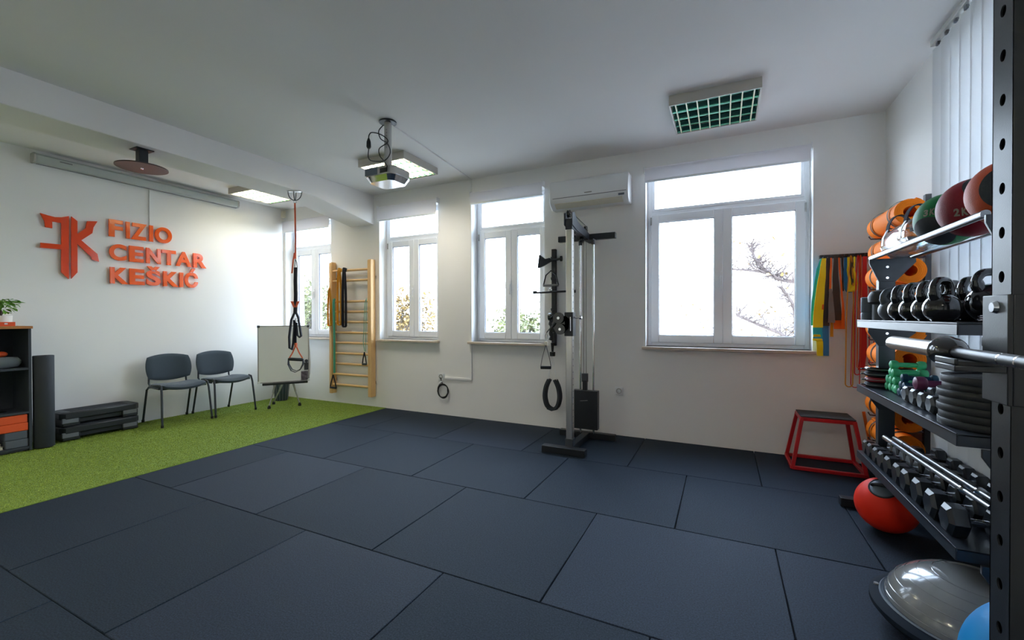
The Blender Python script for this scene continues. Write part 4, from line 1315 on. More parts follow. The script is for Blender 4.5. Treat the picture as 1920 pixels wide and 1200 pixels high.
def strip(name, pts, m, lab, y, group=None, th=0.0025):
    """pts: (x, z, width); a latex strip hung flat, slightly waved"""
    P = []
    Wd = []
    seq = []
    for i in range(len(pts) - 1):
        for k in range(6):
            t = k / 6
            seq.append([pts[i][j] + (pts[i + 1][j] - pts[i][j]) * t for j in range(3)])
    seq.append(list(pts[-1]))
    for k, (x, z, w) in enumerate(seq):
        P.append((x, y + 0.006 * math.sin(k * 0.9 + pts[0][0] * 40), z))
        Wd.append(w)
    return single(name, ribbon(P, (1, 0.12, 0), Wd, th), m, lab, 'exercise band', (pts[-1][0], y, pts[-1][1]), group)


strip('latex_strip', [(0.785, 1.79, 0.02), (0.758, 1.70, 0.03), (0.73, 1.40, 0.045), (0.722, 1.20, 0.035)], 'b_cyan', 'cyan latex strip at the left end of the band rail, behind the yellow one', 4.635)
strip('latex_strip', [(0.765, 1.25, 0.085), (0.768, 1.08, 0.09)], 'b_cyan', 'cyan latex end showing below the yellow strip', 4.655)
strip('latex_strip', [(0.815, 1.30, 0.05), (0.822, 0.93, 0.045)], 'b_blue', 'blue latex end hanging lowest on the left', 4.66)
strip('latex_strip', [(0.797, 1.79, 0.03), (0.782, 1.62, 0.055), (0.762, 1.40, 0.07), (0.752, 1.182, 0.076)], 'b_yel', 'long bright yellow latex strip at the left end of the rail', 4.61)
strip('latex_strip', [(0.752, 1.12, 0.05), (0.755, 1.07, 0.075), (0.772, 1.06, 0.05), (0.777, 0.93, 0.046)], 'b_yel', 'short yellow latex end below the cyan one', 4.645)
strip('latex_strip', [(0.832, 1.79, 0.03), (0.825, 1.6, 0.04), (0.815, 1.35, 0.05), (0.812, 1.196, 0.055)], 'b_dark', 'charcoal latex strip beside the long yellow one', 4.625)
strip('latex_strip', [(0.808, 1.77, 0.012), (0.80, 1.60, 0.012), (0.788, 1.34, 0.012)], 'b_org', 'narrow orange latex edge beside the yellow strip', 4.615)
strip('latex_strip', [(0.848, 1.79, 0.012), (0.845, 1.65, 0.016), (0.84, 1.50, 0.014)], 'b_org', 'short narrow orange strip between the charcoal ones', 4.612)
strip('latex_strip', [(0.843, 1.52, 0.02), (0.848, 1.40, 0.038), (0.852, 1.225, 0.052)], 'b_grey', 'grey latex strip end between the charcoal ones', 4.607)
strip('latex_strip', [(0.882, 1.79, 0.03), (0.882, 1.6, 0.045), (0.888, 1.4, 0.062), (0.892, 1.246, 0.072)], 'b_dark', 'wide charcoal latex strip right of the grey one', 4.62)
strip('latex_strip', [(0.905, 1.79, 0.012), (0.918, 1.6, 0.012), (0.934, 1.40, 0.014), (0.938, 1.17, 0.03)], 'b_org', 'orange latex strip right of the wide charcoal one', 4.625)
strip('latex_strip', [(0.90, 1.28, 0.06), (0.908, 1.17, 0.066)], 'b_org', 'orange latex end below the wide charcoal strip', 4.645)
strip('latex_strip', [(0.86, 1.25, 0.02), (0.863, 1.10, 0.024)], 'b_amb', 'small amber latex end left of the orange one', 4.655)
strip('mini_band', [(0.958, 1.79, 0.022), (0.955, 1.66, 0.03), (0.962, 1.52, 0.034), (0.985, 1.485, 0.04)], 'b_blue', 'short blue mini band on the rail', 4.64)
strip('mini_band', [(0.972, 1.79, 0.02), (0.972, 1.68, 0.028), (0.985, 1.57, 0.03), (0.99, 1.49, 0.05)], 'b_yel', 'short yellow mini band, left half, on the rail', 4.61)
strip('mini_band', [(0.99, 1.79, 0.016), (0.992, 1.66, 0.028), (1.0, 1.55, 0.02)], 'b_dark', 'short black patterned mini band between yellow ones', 4.605)
strip('mini_band', [(1.008, 1.79, 0.012), (1.006, 1.68, 0.012), (1.02, 1.56, 0.03), (1.0, 1.50, 0.05)], 'b_yel', 'short yellow mini band, right half, on the rail', 4.60)
strip('mini_band', [(0.935, 1.79, 0.016), (0.938, 1.66, 0.012), (0.94, 1.5, 0.012)], 'b_dark', 'thin dark band left of the mini bands', 4.65)
G = None
band_loop('loop_band', 0.985, 0.70, 1.79, 0.05, 'b_amb', 4.61, 0.0048, 'amber tube loop hanging lowest of the bands', 'tube', sway=-0.01)
band_loop('loop_band', 1.052, 0.85, 1.79, 0.02, 'b_org', 4.615, 0.004, 'orange flat loop band left of the wide red one', sway=-0.012)
band_loop('loop_band', 1.032, 0.80, 1.79, 0.035, 'b_red', 4.60, 0.0045, 'thin red tube loop beside the orange band', 'tube', sway=-0.004)
band_loop('loop_band', 1.04, 0.70, 1.79, 0.06, 'b_red', 4.625, 0.0035, 'thinnest red tube loop hanging low behind the others', 'tube', sway=-0.02)
strip('loop_band', [(1.085, 1.79, 0.03), (1.085, 1.4, 0.04), (1.08, 1.0, 0.045), (1.065, 0.82, 0.05)], 'b_red', 'wide red flat band on the band rail', 4.63)
band_loop('loop_band', 1.128, 0.90, 1.79, 0.03, 'b_red', 4.615, 0.004, 'red tube loop at the right end of the band rail', 'tube')
band_loop('loop_band', 1.155, 1.20, 1.79, 0.04, 'b_amb', 4.60, 0.0045, 'amber tube loop at the right end of the band rail', 'tube')
single('floor_stick', MB().tube([(1.16, 4.645, 0.003), (1.075, 4.60, 0.47)], 0.012, 10), 'b_org', 'orange stick leaning in the right corner behind the dumbbell shelf', 'stick', (1.16, 4.645, 0))

# ------------------------------------------------------------------ mat rack and mats
mr = thing('mat_rack', 'dark wall stand with pegs holding the orange mats', 'mat rack', (1.2, 4.0, 0))
for y in (3.80, 4.24):
    obj('post', MB().box((1.205, y - 0.02, 0.002), (1.238, y + 0.02, 2.09)), 'dgrey', mr, bevel=0.003)
    for k in range(9):
        z = 1.97 - 0.195 * k
        obj('peg', MB().tube([(1.205, y, z - 0.10), (1.03, y, z - 0.092), (1.018, y, z - 0.07)], 0.005, 8), 'dgrey', mr)
MATZ = [1.97 - 0.195 * k for k in range(9)]


def make_mat():
    t = thing('exercise_mat', 'x', 'exercise mat', (0, 0, 0), 'rolled orange exercise mats on the rack')
    r0, r1, turns = 0.032, 0.083, 5.2
    N = int(turns * 26)
    inn, out = [], []
    for i in range(N + 1):
        a = turns * 2 * PI * i / N
        r = r0 + (r1 - r0) * i / N
        inn.append((r * math.cos(a), r * math.sin(a)))
        out.append(((r + 0.0088) * math.cos(a), (r + 0.0088) * math.sin(a)))
    v, f = [], []
    for y in (0.0, 0.6):
        for p in inn:
            v.append((p[0], y, p[1]))
        for p in out:
            v.append((p[0], y, p[1]))
    K = N + 1
    for i in range(N):
        f.append((i, i + 1, K + i + 1, K + i))
        f.append((2 * K + i, 3 * K + i, 3 * K + i + 1, 2 * K + i + 1))
        f.append((K + i, K + i + 1, 3 * K + i + 1, 3 * K + i))
        f.append((i, 2 * K + i, 2 * K + i + 1, i + 1))
    f.append((0, K, 3 * K, 2 * K))
    f.append((N, 2 * K + N, 3 * K + N, K + N))
    obj('rolled_mat', MB().add(v, f, True), 'mat', t)
    for y in (0.09, 0.46):
        s = MB().lathe([(0.0925, 0), (0.0935, 0), (0.0935, 0.022), (0.0925, 0.022)], (0, y, 0), (0, 1, 0), 40)
        obj('strap', s, 'matcore', t)
    return t


mt0 = make_mat()
words = ['topmost rolled orange mat of the rack, with strap', 'second orange mat from the top, behind the clear water bag', 'third orange mat from the top, spiral end showing below the chrome rail', 'fourth orange mat from the top, behind the first kettlebells', 'fifth orange mat from the top, just below the kettlebell shelf', 'sixth orange mat from the top, behind the barbell sleeve', 'seventh orange mat from the top, behind the green dumbbells', 'second orange mat from the bottom, below the dumbbell shelf', 'lowest orange mat of the rack, ends behind the rear hex dumbbells']
for k, z in enumerate(MATZ):
    rz = random.uniform(-0.02, 0.02)
    if k == 0:
        mt0.location = (1.105, 3.70, z)
        mt0['label'] = words[0]
    else:
        m2 = dup(mt0, (1.105 - (0.02 if k == 8 else 0), 3.70 - (0.04 if k == 8 else 0), z), words[k], rz)
        m2.rotation_euler = (0, random.uniform(0, 6.28), rz)

# ------------------------------------------------------------------ storage rack
SR = thing('storage_rack', 'dark metal storage rack with trays of weights along the right wall', 'storage rack', (1.0, 2.9, 0))
X0, X1, Y0, Y1 = 0.80, 1.19, 2.22, 3.58


def gusset(mb, z, y, h=0.13, x0=0.86, x1=1.10):
    mb.prism([(x0, z), (x1, z), (x1, z - 0.03), (1.0, z - h), (0.915, z - h), (x0, z - 0.03)], 0.014, Matrix(((1, 0, 0, 0), (0, 0, 1, y), (0, 1, 0, 0), (0, 0, 0, 1))))


for y, yg in ((3.60, 3.585), (2.195, 2.205)):
    m = MB().box((0.915, y - 0.012, 0.045), (1.0, y + 0.045, 1.52))
    obj('upright', m, 'navy', SR, bevel=0.003)
    for gz, gh, gx in ((1.655, 0.15, 0.865), (1.205, 0.12, 0.86), (0.79, 0.12, 0.86), (0.36, 0.12, 0.86)):
        gm = MB()
        gusset(gm, gz, yg - 0.002 if y > 3 else yg - 0.02, gh, gx, 1.10)
        obj('gusset_plate', gm, 'navy', SR, bevel=0.002)
    for z in (1.60, 1.53, 1.17, 1.10, 0.75, 0.33):
        obj('bolt', MB().lathe([(0, -0.008), (0.008, -0.008), (0.011, 0), (0, 0)], (0.955, yg - 0.003 if y > 3 else yg - 0.022, z), (0, 1, 0), 10), 'chrome', SR)
    obj('foot', MB().box((0.715 if y > 3 else 0.84, y - 0.02, 0.002), (1.19, y + 0.04, 0.045 if y < 3 else 0.06)), 'black', SR, bevel=0.004)


def tray(z, lip=0.045):
    m = MB()
    m.box((X0, Y0, z - 0.006), (X1, Y1, z))
    m.box((X0, Y0, z - lip), (X0 + 0.004, Y1, z + 0.004))
    m.box((X1 - 0.004, Y0, z - lip), (X1, Y1, z + 0.02))
    m.box((X0 + 0.004, Y0, z - lip), (X1 - 0.004, Y0 + 0.004, z))
    m.box((X0 + 0.004, Y1 - 0.004, z - lip), (X1 - 0.004, Y1, z))
    return obj('tray', m, 'navy', SR, bevel=0.0015)


ZT = {2: 1.255, 3: 0.832, 4: 0.395}
for k in ZT:
    tray(ZT[k])
for x in (0.878, 1.09):
    obj('ball_rail', MB().tube([(x, Y0, 1.663), (x, 3.60, 1.663)], 0.0155, 16), 'rail', SR)


# ---- balls on the top rails
def cap_mesh(c, r, d, ang, n=20, rings=6):
    d = Vector(d).normalized()
    prof = [(r * math.sin(ang * i / rings), r * math.cos(ang * i / rings)) for i in range(rings + 1)]
    prof.append((r * 0.985 * math.sin(ang * 1.01), r * 0.985 * math.cos(ang * 1.01)))
    prof.reverse()
    return MB().lathe(prof, c, d, 32)


def text_on_sphere(txt, c, r, d, size, m, parent):
    d = Vector(d).normalized()
    ux = Vector((0, 0, 1)).cross(d).normalized()
    uz = d.cross(ux)
    x = -size * len(txt) / 2 * 0.8
    c = Vector(c)
    for ch in txt:
        w = size * 0.62
        def place(u, v, t):
            p = d * r + ux * u + uz * v
            return c + p.normalized() * (r + 0.0006 + 0.0004 * t)
        letter(ch, x, x + w, -size / 2, size / 2, parent, m, place, 'lettering')
        x += size * 0.8


RB = 0.125


def med_ball(y, m, caps, lab, txt, td, r=RB):
    zc = 1.663 + math.sqrt((r + 0.0155) ** 2 - 0.106 ** 2)
    c = (0.984, y, zc)
    t = thing('medicine_ball', lab, 'ball', (c[0], c[1], c[2] - r))
    obj('shell', MB().sphere(c, r, 44, 26), m, t)
    for d in caps:
        obj('end_pad', cap_mesh(c, r * 1.006, d, 0.72), 'foam', t)
    if txt:
        text_on_sphere(txt, c, r * 1.002, td, 0.034, 'printgrey', t)
    return t


med_ball(2.835, 'greenball', [(-0.62, -0.45, -0.62), (0.62, 0.35, 0.70)], 'dark green medicine ball with black pads on the chrome rails', '3KG', (-0.66, -0.74, 0.22))
med_ball(2.575, 'maroon', [(0.12, -0.80, 0.58), (-0.12, 0.80, -0.58)], 'maroon medicine ball between the green and the terracotta one', '2KG', (-0.52, -0.80, -0.25))
med_ball(2.315, 'brown', [(-0.36, -0.93, 0.05), (0.36, 0.93, -0.05)], 'terracotta medicine ball with black pad nearest the rack upright', None, None)

# clear water bag
wbg = thing('water_bag', 'clear water filled training bag with black straps on the chrome rails', 'water bag', (0.984, 3.26, 1.66))
c0 = (0.984, 3.00, 1.735)
obj('clear_shell', MB().lathe([(0, 0), (0.05, 0.004), (0.085, 0.03), (0.097, 0.07), (0.097, 0.45), (0.085, 0.50), (0.05, 0.53), (0, 0.535)], c0, (0, 1, 0), 36), 'clear', wbg)
wm = MB()
n = 14
sec = []
for k in range(n + 1):
    a = PI + 0.25 + (PI - 0.5) * k / n
    sec.append((0.093 * math.cos(a), 0.093 * math.sin(a)))
wm.prism([(x, z) for x, z in sec], 0.44, Matrix(((1, 0, 0, c0[0]), (0, 0, 1, 3.045), (0, 1, 0, c0[2]), (0, 0, 0, 1))))
obj('water', wm, 'water', wbg)
for y in (3.14, 3.43):
    hd = obj('carry_strap', ribbon(arc((c0[0] - 0.01, y, c0[2] + 0.065), (0.066, 0.10), 0, PI, 16, (0.96, 0.28, 0)), (-0.28, 0.96, 0), 0.026, 0.005), 'web', wbg)
    for s in (-1, 1):
        obj('strap_tab', ribbon([Vector((c0[0] - 0.01 + s * 0.064, y + s * 0.018, c0[2] + 0.075)), Vector((c0[0] + s * 0.094, y + s * 0.02, c0[2] + 0.03)), Vector((c0[0] + s * 0.0985, y + s * 0.02, c0[2] - 0.02))], (0, 1, 0), 0.032, 0.004), 'board', hd)

# ---- kettlebell tray
single('massage_roller', MB().lathe([(0, 0), (0.036, 0), (0.038, 0.004), (0.038, 0.045), (0.034, 0.05), (0.038, 0.055), (0.038, 0.145), (0.03, 0.15), (0, 0.15)], (0.845, 3.525, ZT[2]), n=26), 'greyrub', 'small dark grooved roller at the far end of the kettlebell shelf', 'roller', (0.845, 3.525, ZT[2]))
pk = thing('push_up_stand', 'black mushroom shaped weight with grey stem beside the first kettlebells', 'weight', (0.895, 3.45, ZT[2]))
obj('stem', MB().lathe([(0, 0), (0.048, 0), (0.048, 0.10), (0.05, 0.11), (0, 0.11)], (0.895, 3.45, ZT[2]), n=28), 'greyiron', pk)
obj('head', MB().lathe([(0.04, 0.095), (0.068, 0.115), (0.07, 0.15), (0.055, 0.18), (0.025, 0.192), (0, 0.193)], (0.895, 3.45, ZT[2]), n=32), 'blackrub', pk)


def make_kettlebell(label, m='gloss', R0=0.066, hh=0.2, hr=0.0175, hw=0.048):
    t = thing('kettlebell', label, 'kettlebell', (0, 0, 0), 'kettlebells on the second shelf')
    prof = [(0, 0), (R0 * 0.62, 0.0), (R0 * 0.72, 0.004)]
    for k in range(1, 13):
        a = -0.78 * PI / 2 + (PI / 2 * 1.78) * k / 12
        prof.append((R0 * math.cos(a) if k < 12 else 0, R0 * 0.94 + R0 * math.sin(a)))
    obj('bell', MB().lathe(prof, n=40), m, t)
    zb = R0 * 1.55
    zt = hh - hr
    pts = smooth_path([(-hw * 0.78, 0, zb), (-hw * 1.02, 0, zb + 0.035), (-hw * 0.92, 0, zt - 0.02), (-hw * 0.5, 0, zt), (hw * 0.5, 0, zt), (hw * 0.92, 0, zt - 0.02), (hw * 1.02, 0, zb + 0.035), (hw * 0.78, 0, zb)], 5)
    rr = []
    for p in pts:
        rr.append(hr * (1.0 if p.z > zb + 0.03 else 1.25))
    obj('handle', MB().tube(pts, rr, 12), m, t)
    return t


kz = ZT[2] + 0.0005
kb = make_kettlebell('glossy black kettlebell, second in the front row from the far end')
kb.location = (0.895, 3.10, kz)
kb.rotation_euler = (0, 0, R(34))
dup(kb, (0.895, 2.93, kz), 'glossy black kettlebell, third in the front row from the far end', R(36))
dup(kb, (0.885, 2.735, kz), 'glossy black kettlebell, fourth in the front row from the far end', R(38), scale=0.98)
dup(kb, (0.875, 2.565, kz), 'glossy black kettlebell nearest in the front row', R(40), scale=1.0)
dup(kb, (1.07, 3.02, kz), 'glossy black kettlebell in the back row behind the third one', R(30), scale=1.06)
dup(kb, (1.075, 2.84, kz), 'glossy black kettlebell in the back row, left of the largest', R(34), scale=1.08)
kg = make_kettlebell('matt grey kettlebell, farthest in the front row', 'greyiron', 0.064, 0.19, 0.016, 0.046)
kg.location = (0.895, 3.275, kz)
kg.rotation_euler = (0, 0, R(20))
dup(kg, (1.04, 3.33, kz), 'matt grey kettlebell behind the farthest front one', R(18), scale=1.10)
kl = make_kettlebell('largest black kettlebell, nearest in the back row', 'gloss', 0.088, 0.235, 0.018, 0.068)
kl.location = (1.06, 2.62, kz)
kl.rotation_euler = (0, 0, R(24))
cc_ = thing('collar_clip', 'chrome spring collar lying at the near end of the kettlebell shelf', 'collar', (1.0, 2.42, kz))
obj('spring_coil', MB().tube([(0.96 + 0.027 * math.cos(k * 0.45), 2.40 + 0.027 * math.sin(k * 0.45), kz + 0.006 + k * 0.0006) for k in range(46)], 0.004, 7), 'chrome', cc_)
for s in (-1, 1):
    obj('clip_handle', MB().tube([(0.96, 2.40 + s * 0.025, kz + 0.01 + 0.008 * (s + 1)), (1.07, 2.38 + s * 0.012, kz + 0.012 + 0.008 * (s + 1))], 0.004, 7), 'chrome', cc_)


# ---- dumbbells
def dumbbell(kind, label, group, L, hr, tr, m, mh, headlen):
    t = thing(kind, label, 'dumbbell', (0, 0, 0), group)
    r = tr
    if kind == 'hex_dumbbell':
        for s in (-1, 1):
            v, f = [], []
            rings = [(0.0, 0.78), (0.14, 1.0), (0.80, 1.0), (1.0, 0.72)]
            for q, sc_ in rings:
                x = s * (L / 2 - headlen * (1 - q))
                for k in range(6):
                    a = 2 * PI * k / 6
                    v.append((x, r * sc_ * math.cos(a), r * sc_ * math.sin(a)))
            for i in range(3):
                for k in range(6):
                    k2 = (k + 1) % 6
                    q = (i * 6 + k, i * 6 + k2, i * 6 + 6 + k2, i * 6 + 6 + k)
                    f.append(q if s > 0 else tuple(reversed(q)))
            f.append(tuple(reversed(range(6))) if s > 0 else tuple(range(6)))
            f.append(tuple(range(18, 24)) if s > 0 else tuple(reversed(range(18, 24))))
            obj('head', MB().add(v, f), m, t)
        pr = [(hr * 0.85, -L / 2 + headlen - 0.004), (hr * 0.9, -L / 4 + 0.0), (hr * 1.08, 0), (hr * 0.9, L / 4), (hr * 0.85, L / 2 - headlen + 0.004)]
        obj('handle', MB().lathe(pr, (0, 0, 0), (1, 0, 0), 16), mh, t)
    else:
        for s in (-1, 1):
            pr = [(0, L / 2 - headlen), (r * 0.72, L / 2 - headlen + 0.002), (r * 0.98, L / 2 - headlen * 0.75), (r, L / 2 - headlen * 0.4), (r * 0.88, L / 2 - headlen * 0.12), (r * 0.5, L / 2), (0, L / 2 + 0.001)]
            obj('head', MB().lathe(pr, (0, 0, 0), (s, 0, 0), 20), m, t)
        obj('handle', MB().lathe([(hr, -L / 2 + headlen * 0.8), (hr * 1.05, 0), (hr, L / 2 - headlen * 0.8)], (0, 0, 0), (1, 0, 0), 14), mh, t)
    return t


z4 = ZT[4]
FR = [3.49, 3.395, 3.285, 3.185, 3.075, 2.935, 2.82, 2.675, 2.525, 2.365]
ordn = ['farthest', 'second from the far end', 'third from the far end', 'fourth from the far end', 'fifth from the far end', 'sixth from the far end', 'seventh from the far end', 'third from the near end', 'second from the near end', 'nearest and largest']
for k, y in enumerate(FR):
    r = 0.050 + 0.0022 * k
    L = 0.185 + 0.002 * k
    r = min(r, 0.066)
    d = dumbbell('hex_dumbbell', 'black hex dumbbell in the front row of the lowest shelf, ' + ordn[k], 'front row of hex dumbbells', L, 0.014, r, 'hex', 'chrome', 0.058 + 0.001 * k)
    d.location = (0.815 + L / 2, y, z4 + 0.002 + r * math.cos(R(30)))
ord2 = ['farthest', 'second from the far end', 'third from the far end', 'middle one', 'third from the near end', 'second from the near end', 'nearest']
for k, y in enumerate([3.40, 3.20, 3.07, 2.94, 2.79, 2.65, 2.50]):
    r = 0.056
    d = dumbbell('hex_dumbbell', 'black hex dumbbell in the rear row by the blinds, ' + ord2[k], 'rear row of hex dumbbells', 0.155, 0.014, r, 'hex', 'chrome', 0.055)
    d.location = (1.10, y, z4 + 0.002 + r * math.cos(R(30)))
for k, (x, l) in enumerate(((0.925, 'chrome bar lying on the front row dumbbells, nearer the room'), (0.975, 'chrome bar lying on the dumbbells, nearer the blinds'))):
    t = thing('chrome_bar', l, 'weight bar', (x, 2.9, 0.52))
    zb0, zb1 = 0.512, 0.548
    ya, yb = 3.50 - 0.0 * k, 2.28
    obj('bar', MB().tube([(x, ya, zb0), (x, yb, zb1)], 0.0125, 14), 'rail', t)
    obj('end_sleeve', MB().tube([(x, ya, zb0), (x, ya - 0.16, zb0 + 0.0045)], 0.0145, 14), 'steel', t)
    obj('stop_collar', MB().tube([(x, 2.50, zb1 - 0.0065), (x, 2.488, zb1 - 0.006)], 0.020, 14), 'chrome', t)

# ---- third shelf
z3 = ZT[3]
g0 = dumbbell('dumbbell', 'x', 'green dumbbell pile on the third shelf', 0.165, 0.0135, 0.0255, 'mint', 'mint', 0.042)
r_ = 0.0262
cnt = 0
rowname = ['bottom layer', 'second layer', 'third layer']
posn = ['farthest', 'second farthest', 'second nearest', 'nearest']
G4 = [(0, 4), (1, 3), (2, 2), (3, 1)]
for lay, nn in G4:
    for q in range(nn):
        y = 3.375 - 0.053 * q - 0.0265 * lay
        z = z3 + r_ + lay * 0.0455
        lab = 'mint green dumbbell on top of the green pile' if lay == 3 else 'mint green dumbbell in the %s of the pile, %s' % (rowname[lay], posn[q] if nn == 4 else ['farthest', 'middle', 'nearest'][q] if nn == 3 else ['farther', 'nearer'][q])
        if cnt == 0:
            g0.location = (0.975, y, z)
            g0['label'] = lab
        else:
            dup(g0, (0.975 + random.uniform(-0.006, 0.006), y, z), lab)
        cnt += 1
t0 = dumbbell('dumbbell', 'x', 'dark teal dumbbell pile on the third shelf', 0.155, 0.012, 0.0235, 'teal', 'teal', 0.034)
cnt = 0
for lay, nn in ((0, 3), (1, 2), (2, 1)):
    for q in range(nn):
        y = 3.145 - 0.049 * q - 0.0245 * lay
        z = z3 + 0.0242 + lay * 0.042
        lab = 'dark teal dumbbell, ' + (['farthest at the bottom of the teal pile', 'middle one at the bottom of the teal pile', 'nearest at the bottom of the teal pile'][q] if lay == 0 else ['farther one in the middle layer of the teal pile', 'nearer one in the middle layer of the teal pile'][q] if lay == 1 else 'single one on top of the teal pile')
        if cnt == 0:
            t0.location = (0.965, y, z)
            t0['label'] = lab
        else:
            dup(t0, (0.965, y, z), lab)
        cnt += 1
for k, (y, x, l) in enumerate(((2.945, 0.93, 'small hex dumbbell beside the teal pile on the third shelf'), (2.845, 0.93, 'small hex dumbbell under the plum one, farther from the plates'), (2.745, 0.93, 'small hex dumbbell under the plum one, nearer the plates'), (2.645, 0.93, 'small hex dumbbell next to the stack of plates'))):
    d = dumbbell('hex_dumbbell', l, 'small hex dumbbells on the third shelf', 0.15, 0.013, 0.046, 'greyiron', 'chrome', 0.05)
    d.location = (x, y, z3 + 0.002 + 0.046 * math.cos(R(30)))
d = dumbbell('dumbbell', 'plum purple dumbbell lying on the small hex dumbbells', None, 0.20, 0.016, 0.034, 'purple', 'purple', 0.05)
d.location = (0.95, 2.795, z3 + 0.093 + 0.026)
# resistance cuffs, black and red
for k, (z, m, l, dy) in enumerate(((0.0, 'web', 'black padded ankle weight at the bottom of the cuff stack', 0.0), (0.033, 'maroon', 'dark red padded ankle weight in the middle of the stack', -0.01), (0.066, 'web', 'black padded ankle weight third from the bottom of the stack', 0.01), (0.099, 'gloss', 'shiny black ankle weight on top of the stack', 0.0))):
    t = thing('ankle_weight', l, 'ankle weight', (0.94, 3.48, z3 + z), 'ankle weights at the far end of the third shelf')
    P = []
    for j in range(20):
        a = 2 * PI * j / 20
        ca, sa = math.cos(a), math.sin(a)
        P.append((0.94 + 0.12 * math.copysign(abs(ca) ** 0.55, ca), 3.485 + dy + 0.065 * math.copysign(abs(sa) ** 0.7, sa)))
    obj('pad', MB().prism(P, 0.028, Matrix.Translation((0, 0, z3 + 0.002 + z))), m, t, bevel=0.011, seg=3)
    obj('seam_piping', MB().tube([(x, y, z3 + 0.016 + z) for x, y in P], 0.0025, 6, closed=True), 'b_grey', t)
    obj('closing_strap', MB().box((0.80, 3.47 + dy, z3 + 0.012 + z), (0.84, 3.50 + dy, z3 + 0.018 + z)), 'blackrub', t)
# plates
def make_plate(r):
    t = thing('weight_plate', 'x', 'weight plate', (0, 0, 0), 'stack of rubber weight plates on the third shelf')
    pr = [(0.026, 0.003), (0.05, 0.003), (0.055, 0.006), (r * 0.80, 0.006), (r * 0.84, 0.0), (r * 0.993, 0.0), (r, 0.0016), (r, 0.0274), (r * 0.993, 0.029), (r * 0.84, 0.029), (r * 0.80, 0.023), (0.055, 0.023), (0.05, 0.027), (0.026, 0.027), (0.026, 0.003)]
    obj('rubber_disc', MB().lathe(pr, n=56), 'blackrub', t)
    obj('steel_bush', MB().lathe([(0.026, 0.002), (0.0285, 0.002), (0.0285, 0.0275), (0.026, 0.0275), (0.026, 0.002)], n=28), 'steel', t)
    return t


p1 = make_plate(0.178)
p2 = make_plate(0.168)
labs = ['bottom', 'second from the bottom', 'third from the bottom', 'middle', 'third from the top', 'second from the top', 'top']
for k in range(7):
    loc = (1.0 + (0.004 if k % 2 else -0.003), 2.42 + (0.003 if k % 3 else -0.004), z3 + 0.001 + k * 0.0295)
    lab = 'black rubber weight plate, %s of the stack' % labs[k]
    if k == 0:
        p1.location, p1['label'] = loc, lab
    elif k < 5:
        dup(p1, loc, lab)
    elif k == 5:
        p2.location, p2['label'] = loc, lab
    else:
        dup(p2, loc, lab)

# ------------------------------------------------------------------ floor balls
rb = thing('dual_grip_ball', 'red medicine ball with grey recessed grip on the floor under the shelf', 'ball', (0.88, 3.29, 0))
c = (0.88, 3.29, 0.157)
obj('shell', MB().sphere(c, 0.155, 44, 26), 'redball', rb)
gdv = Vector((-0.25, -0.50, 0.83))
obj('grip_recess', cap_mesh(c, 0.1565, gdv, 0.42), 'greyrub', rb)
gu = gdv.cross(Vector((0, 0, 1))).normalized()
gp = Vector(c) + gdv.normalized() * 0.15
obj('hand_grip', MB().tube(arc(gp, (0.05, 0.018), 0, PI, 10, gu, gdv.normalized()), 0.011, 10), 'blackrub', rb)
obj('rim_band', MB().tube([Vector(c) + (gdv.normalized() * math.cos(0.43) + (gu * math.cos(a) + gu.cross(gdv.normalized()) * math.sin(a)) * math.sin(0.43)) * 0.1555 for a in [2 * PI * k / 28 for k in range(28)]], 0.005, 6, closed=True), 'blackrub', rb)

bs = thing('balance_trainer', 'silver grey balance dome on a dark round base, on the floor', 'balance trainer', (0.885, 2.292, 0.0))
bc_ = Vector((0.885, 2.292, 0.047))
tilt = Vector((0.03, 0.0, 1)).normalized()
obj('base_platform', MB().lathe([(0, 0.012), (0.20, 0.012), (0.27, 0.0), (0.305, 0.008), (0.322, 0.028), (0.322, 0.045), (0.305, 0.056), (0.272, 0.060), (0.0, 0.060)], bc_, tilt, 64), 'bosubase', bs)
obj('base_ring', MB().lathe([(0.270, 0.058), (0.285, 0.066), (0.29, 0.060)], bc_, tilt, 64), 'greyrub', bs)
pr = []
for k in range(15):
    a = PI / 2 * k / 14
    pr.append((0.272 * math.cos(a) ** 0.92 if k < 14 else 0, 0.058 + 0.172 * math.sin(a)))
dm = obj('dome', MB().lathe(pr, bc_, tilt, 64), 'dome', bs)
ax = tilt
for q in (0.12, 0.30, 0.5, 0.7, 0.9, 1.1):
    a = q
    rr, hz = 0.272 * math.cos(a) ** 0.92 + 0.0004, 0.058 + 0.172 * math.sin(a)
    obj('dome_ridge', MB().lathe([(rr, hz - 0.0015), (rr + 0.0012, hz), (rr - 0.001, hz + 0.0015)], bc_, tilt, 64), 'dome', dm)
obj('pump_plug', MB().lathe([(0, 0), (0.01, 0), (0.009, 0.012), (0, 0.012)], bc_ + Vector((-0.28, 0.10, 0.058)), tilt, 12), 'b_grey', bs)

gbx = thing('gym_ball', 'large bright blue gym ball at the lower right edge', 'ball', (0.88, 1.755, 0))
obj('shell', MB().sphere((0.88, 1.755, 0.232), 0.23, 56, 34), 'blueball', gbx)
obj('valve', MB().lathe([(0, 0.228), (0.012, 0.228), (0.01, 0.233), (0, 0.233)], (0.88, 1.755, 0.232), (-0.6, -0.6, 0.5), 12), 'white', gbx)

# ------------------------------------------------------------------ power rack
pwr = thing('power_rack', 'black power rack post with round holes at the right edge', 'power rack', (0.65, 0.9, 0))
UX0, UX1 = 0.617, 0.697


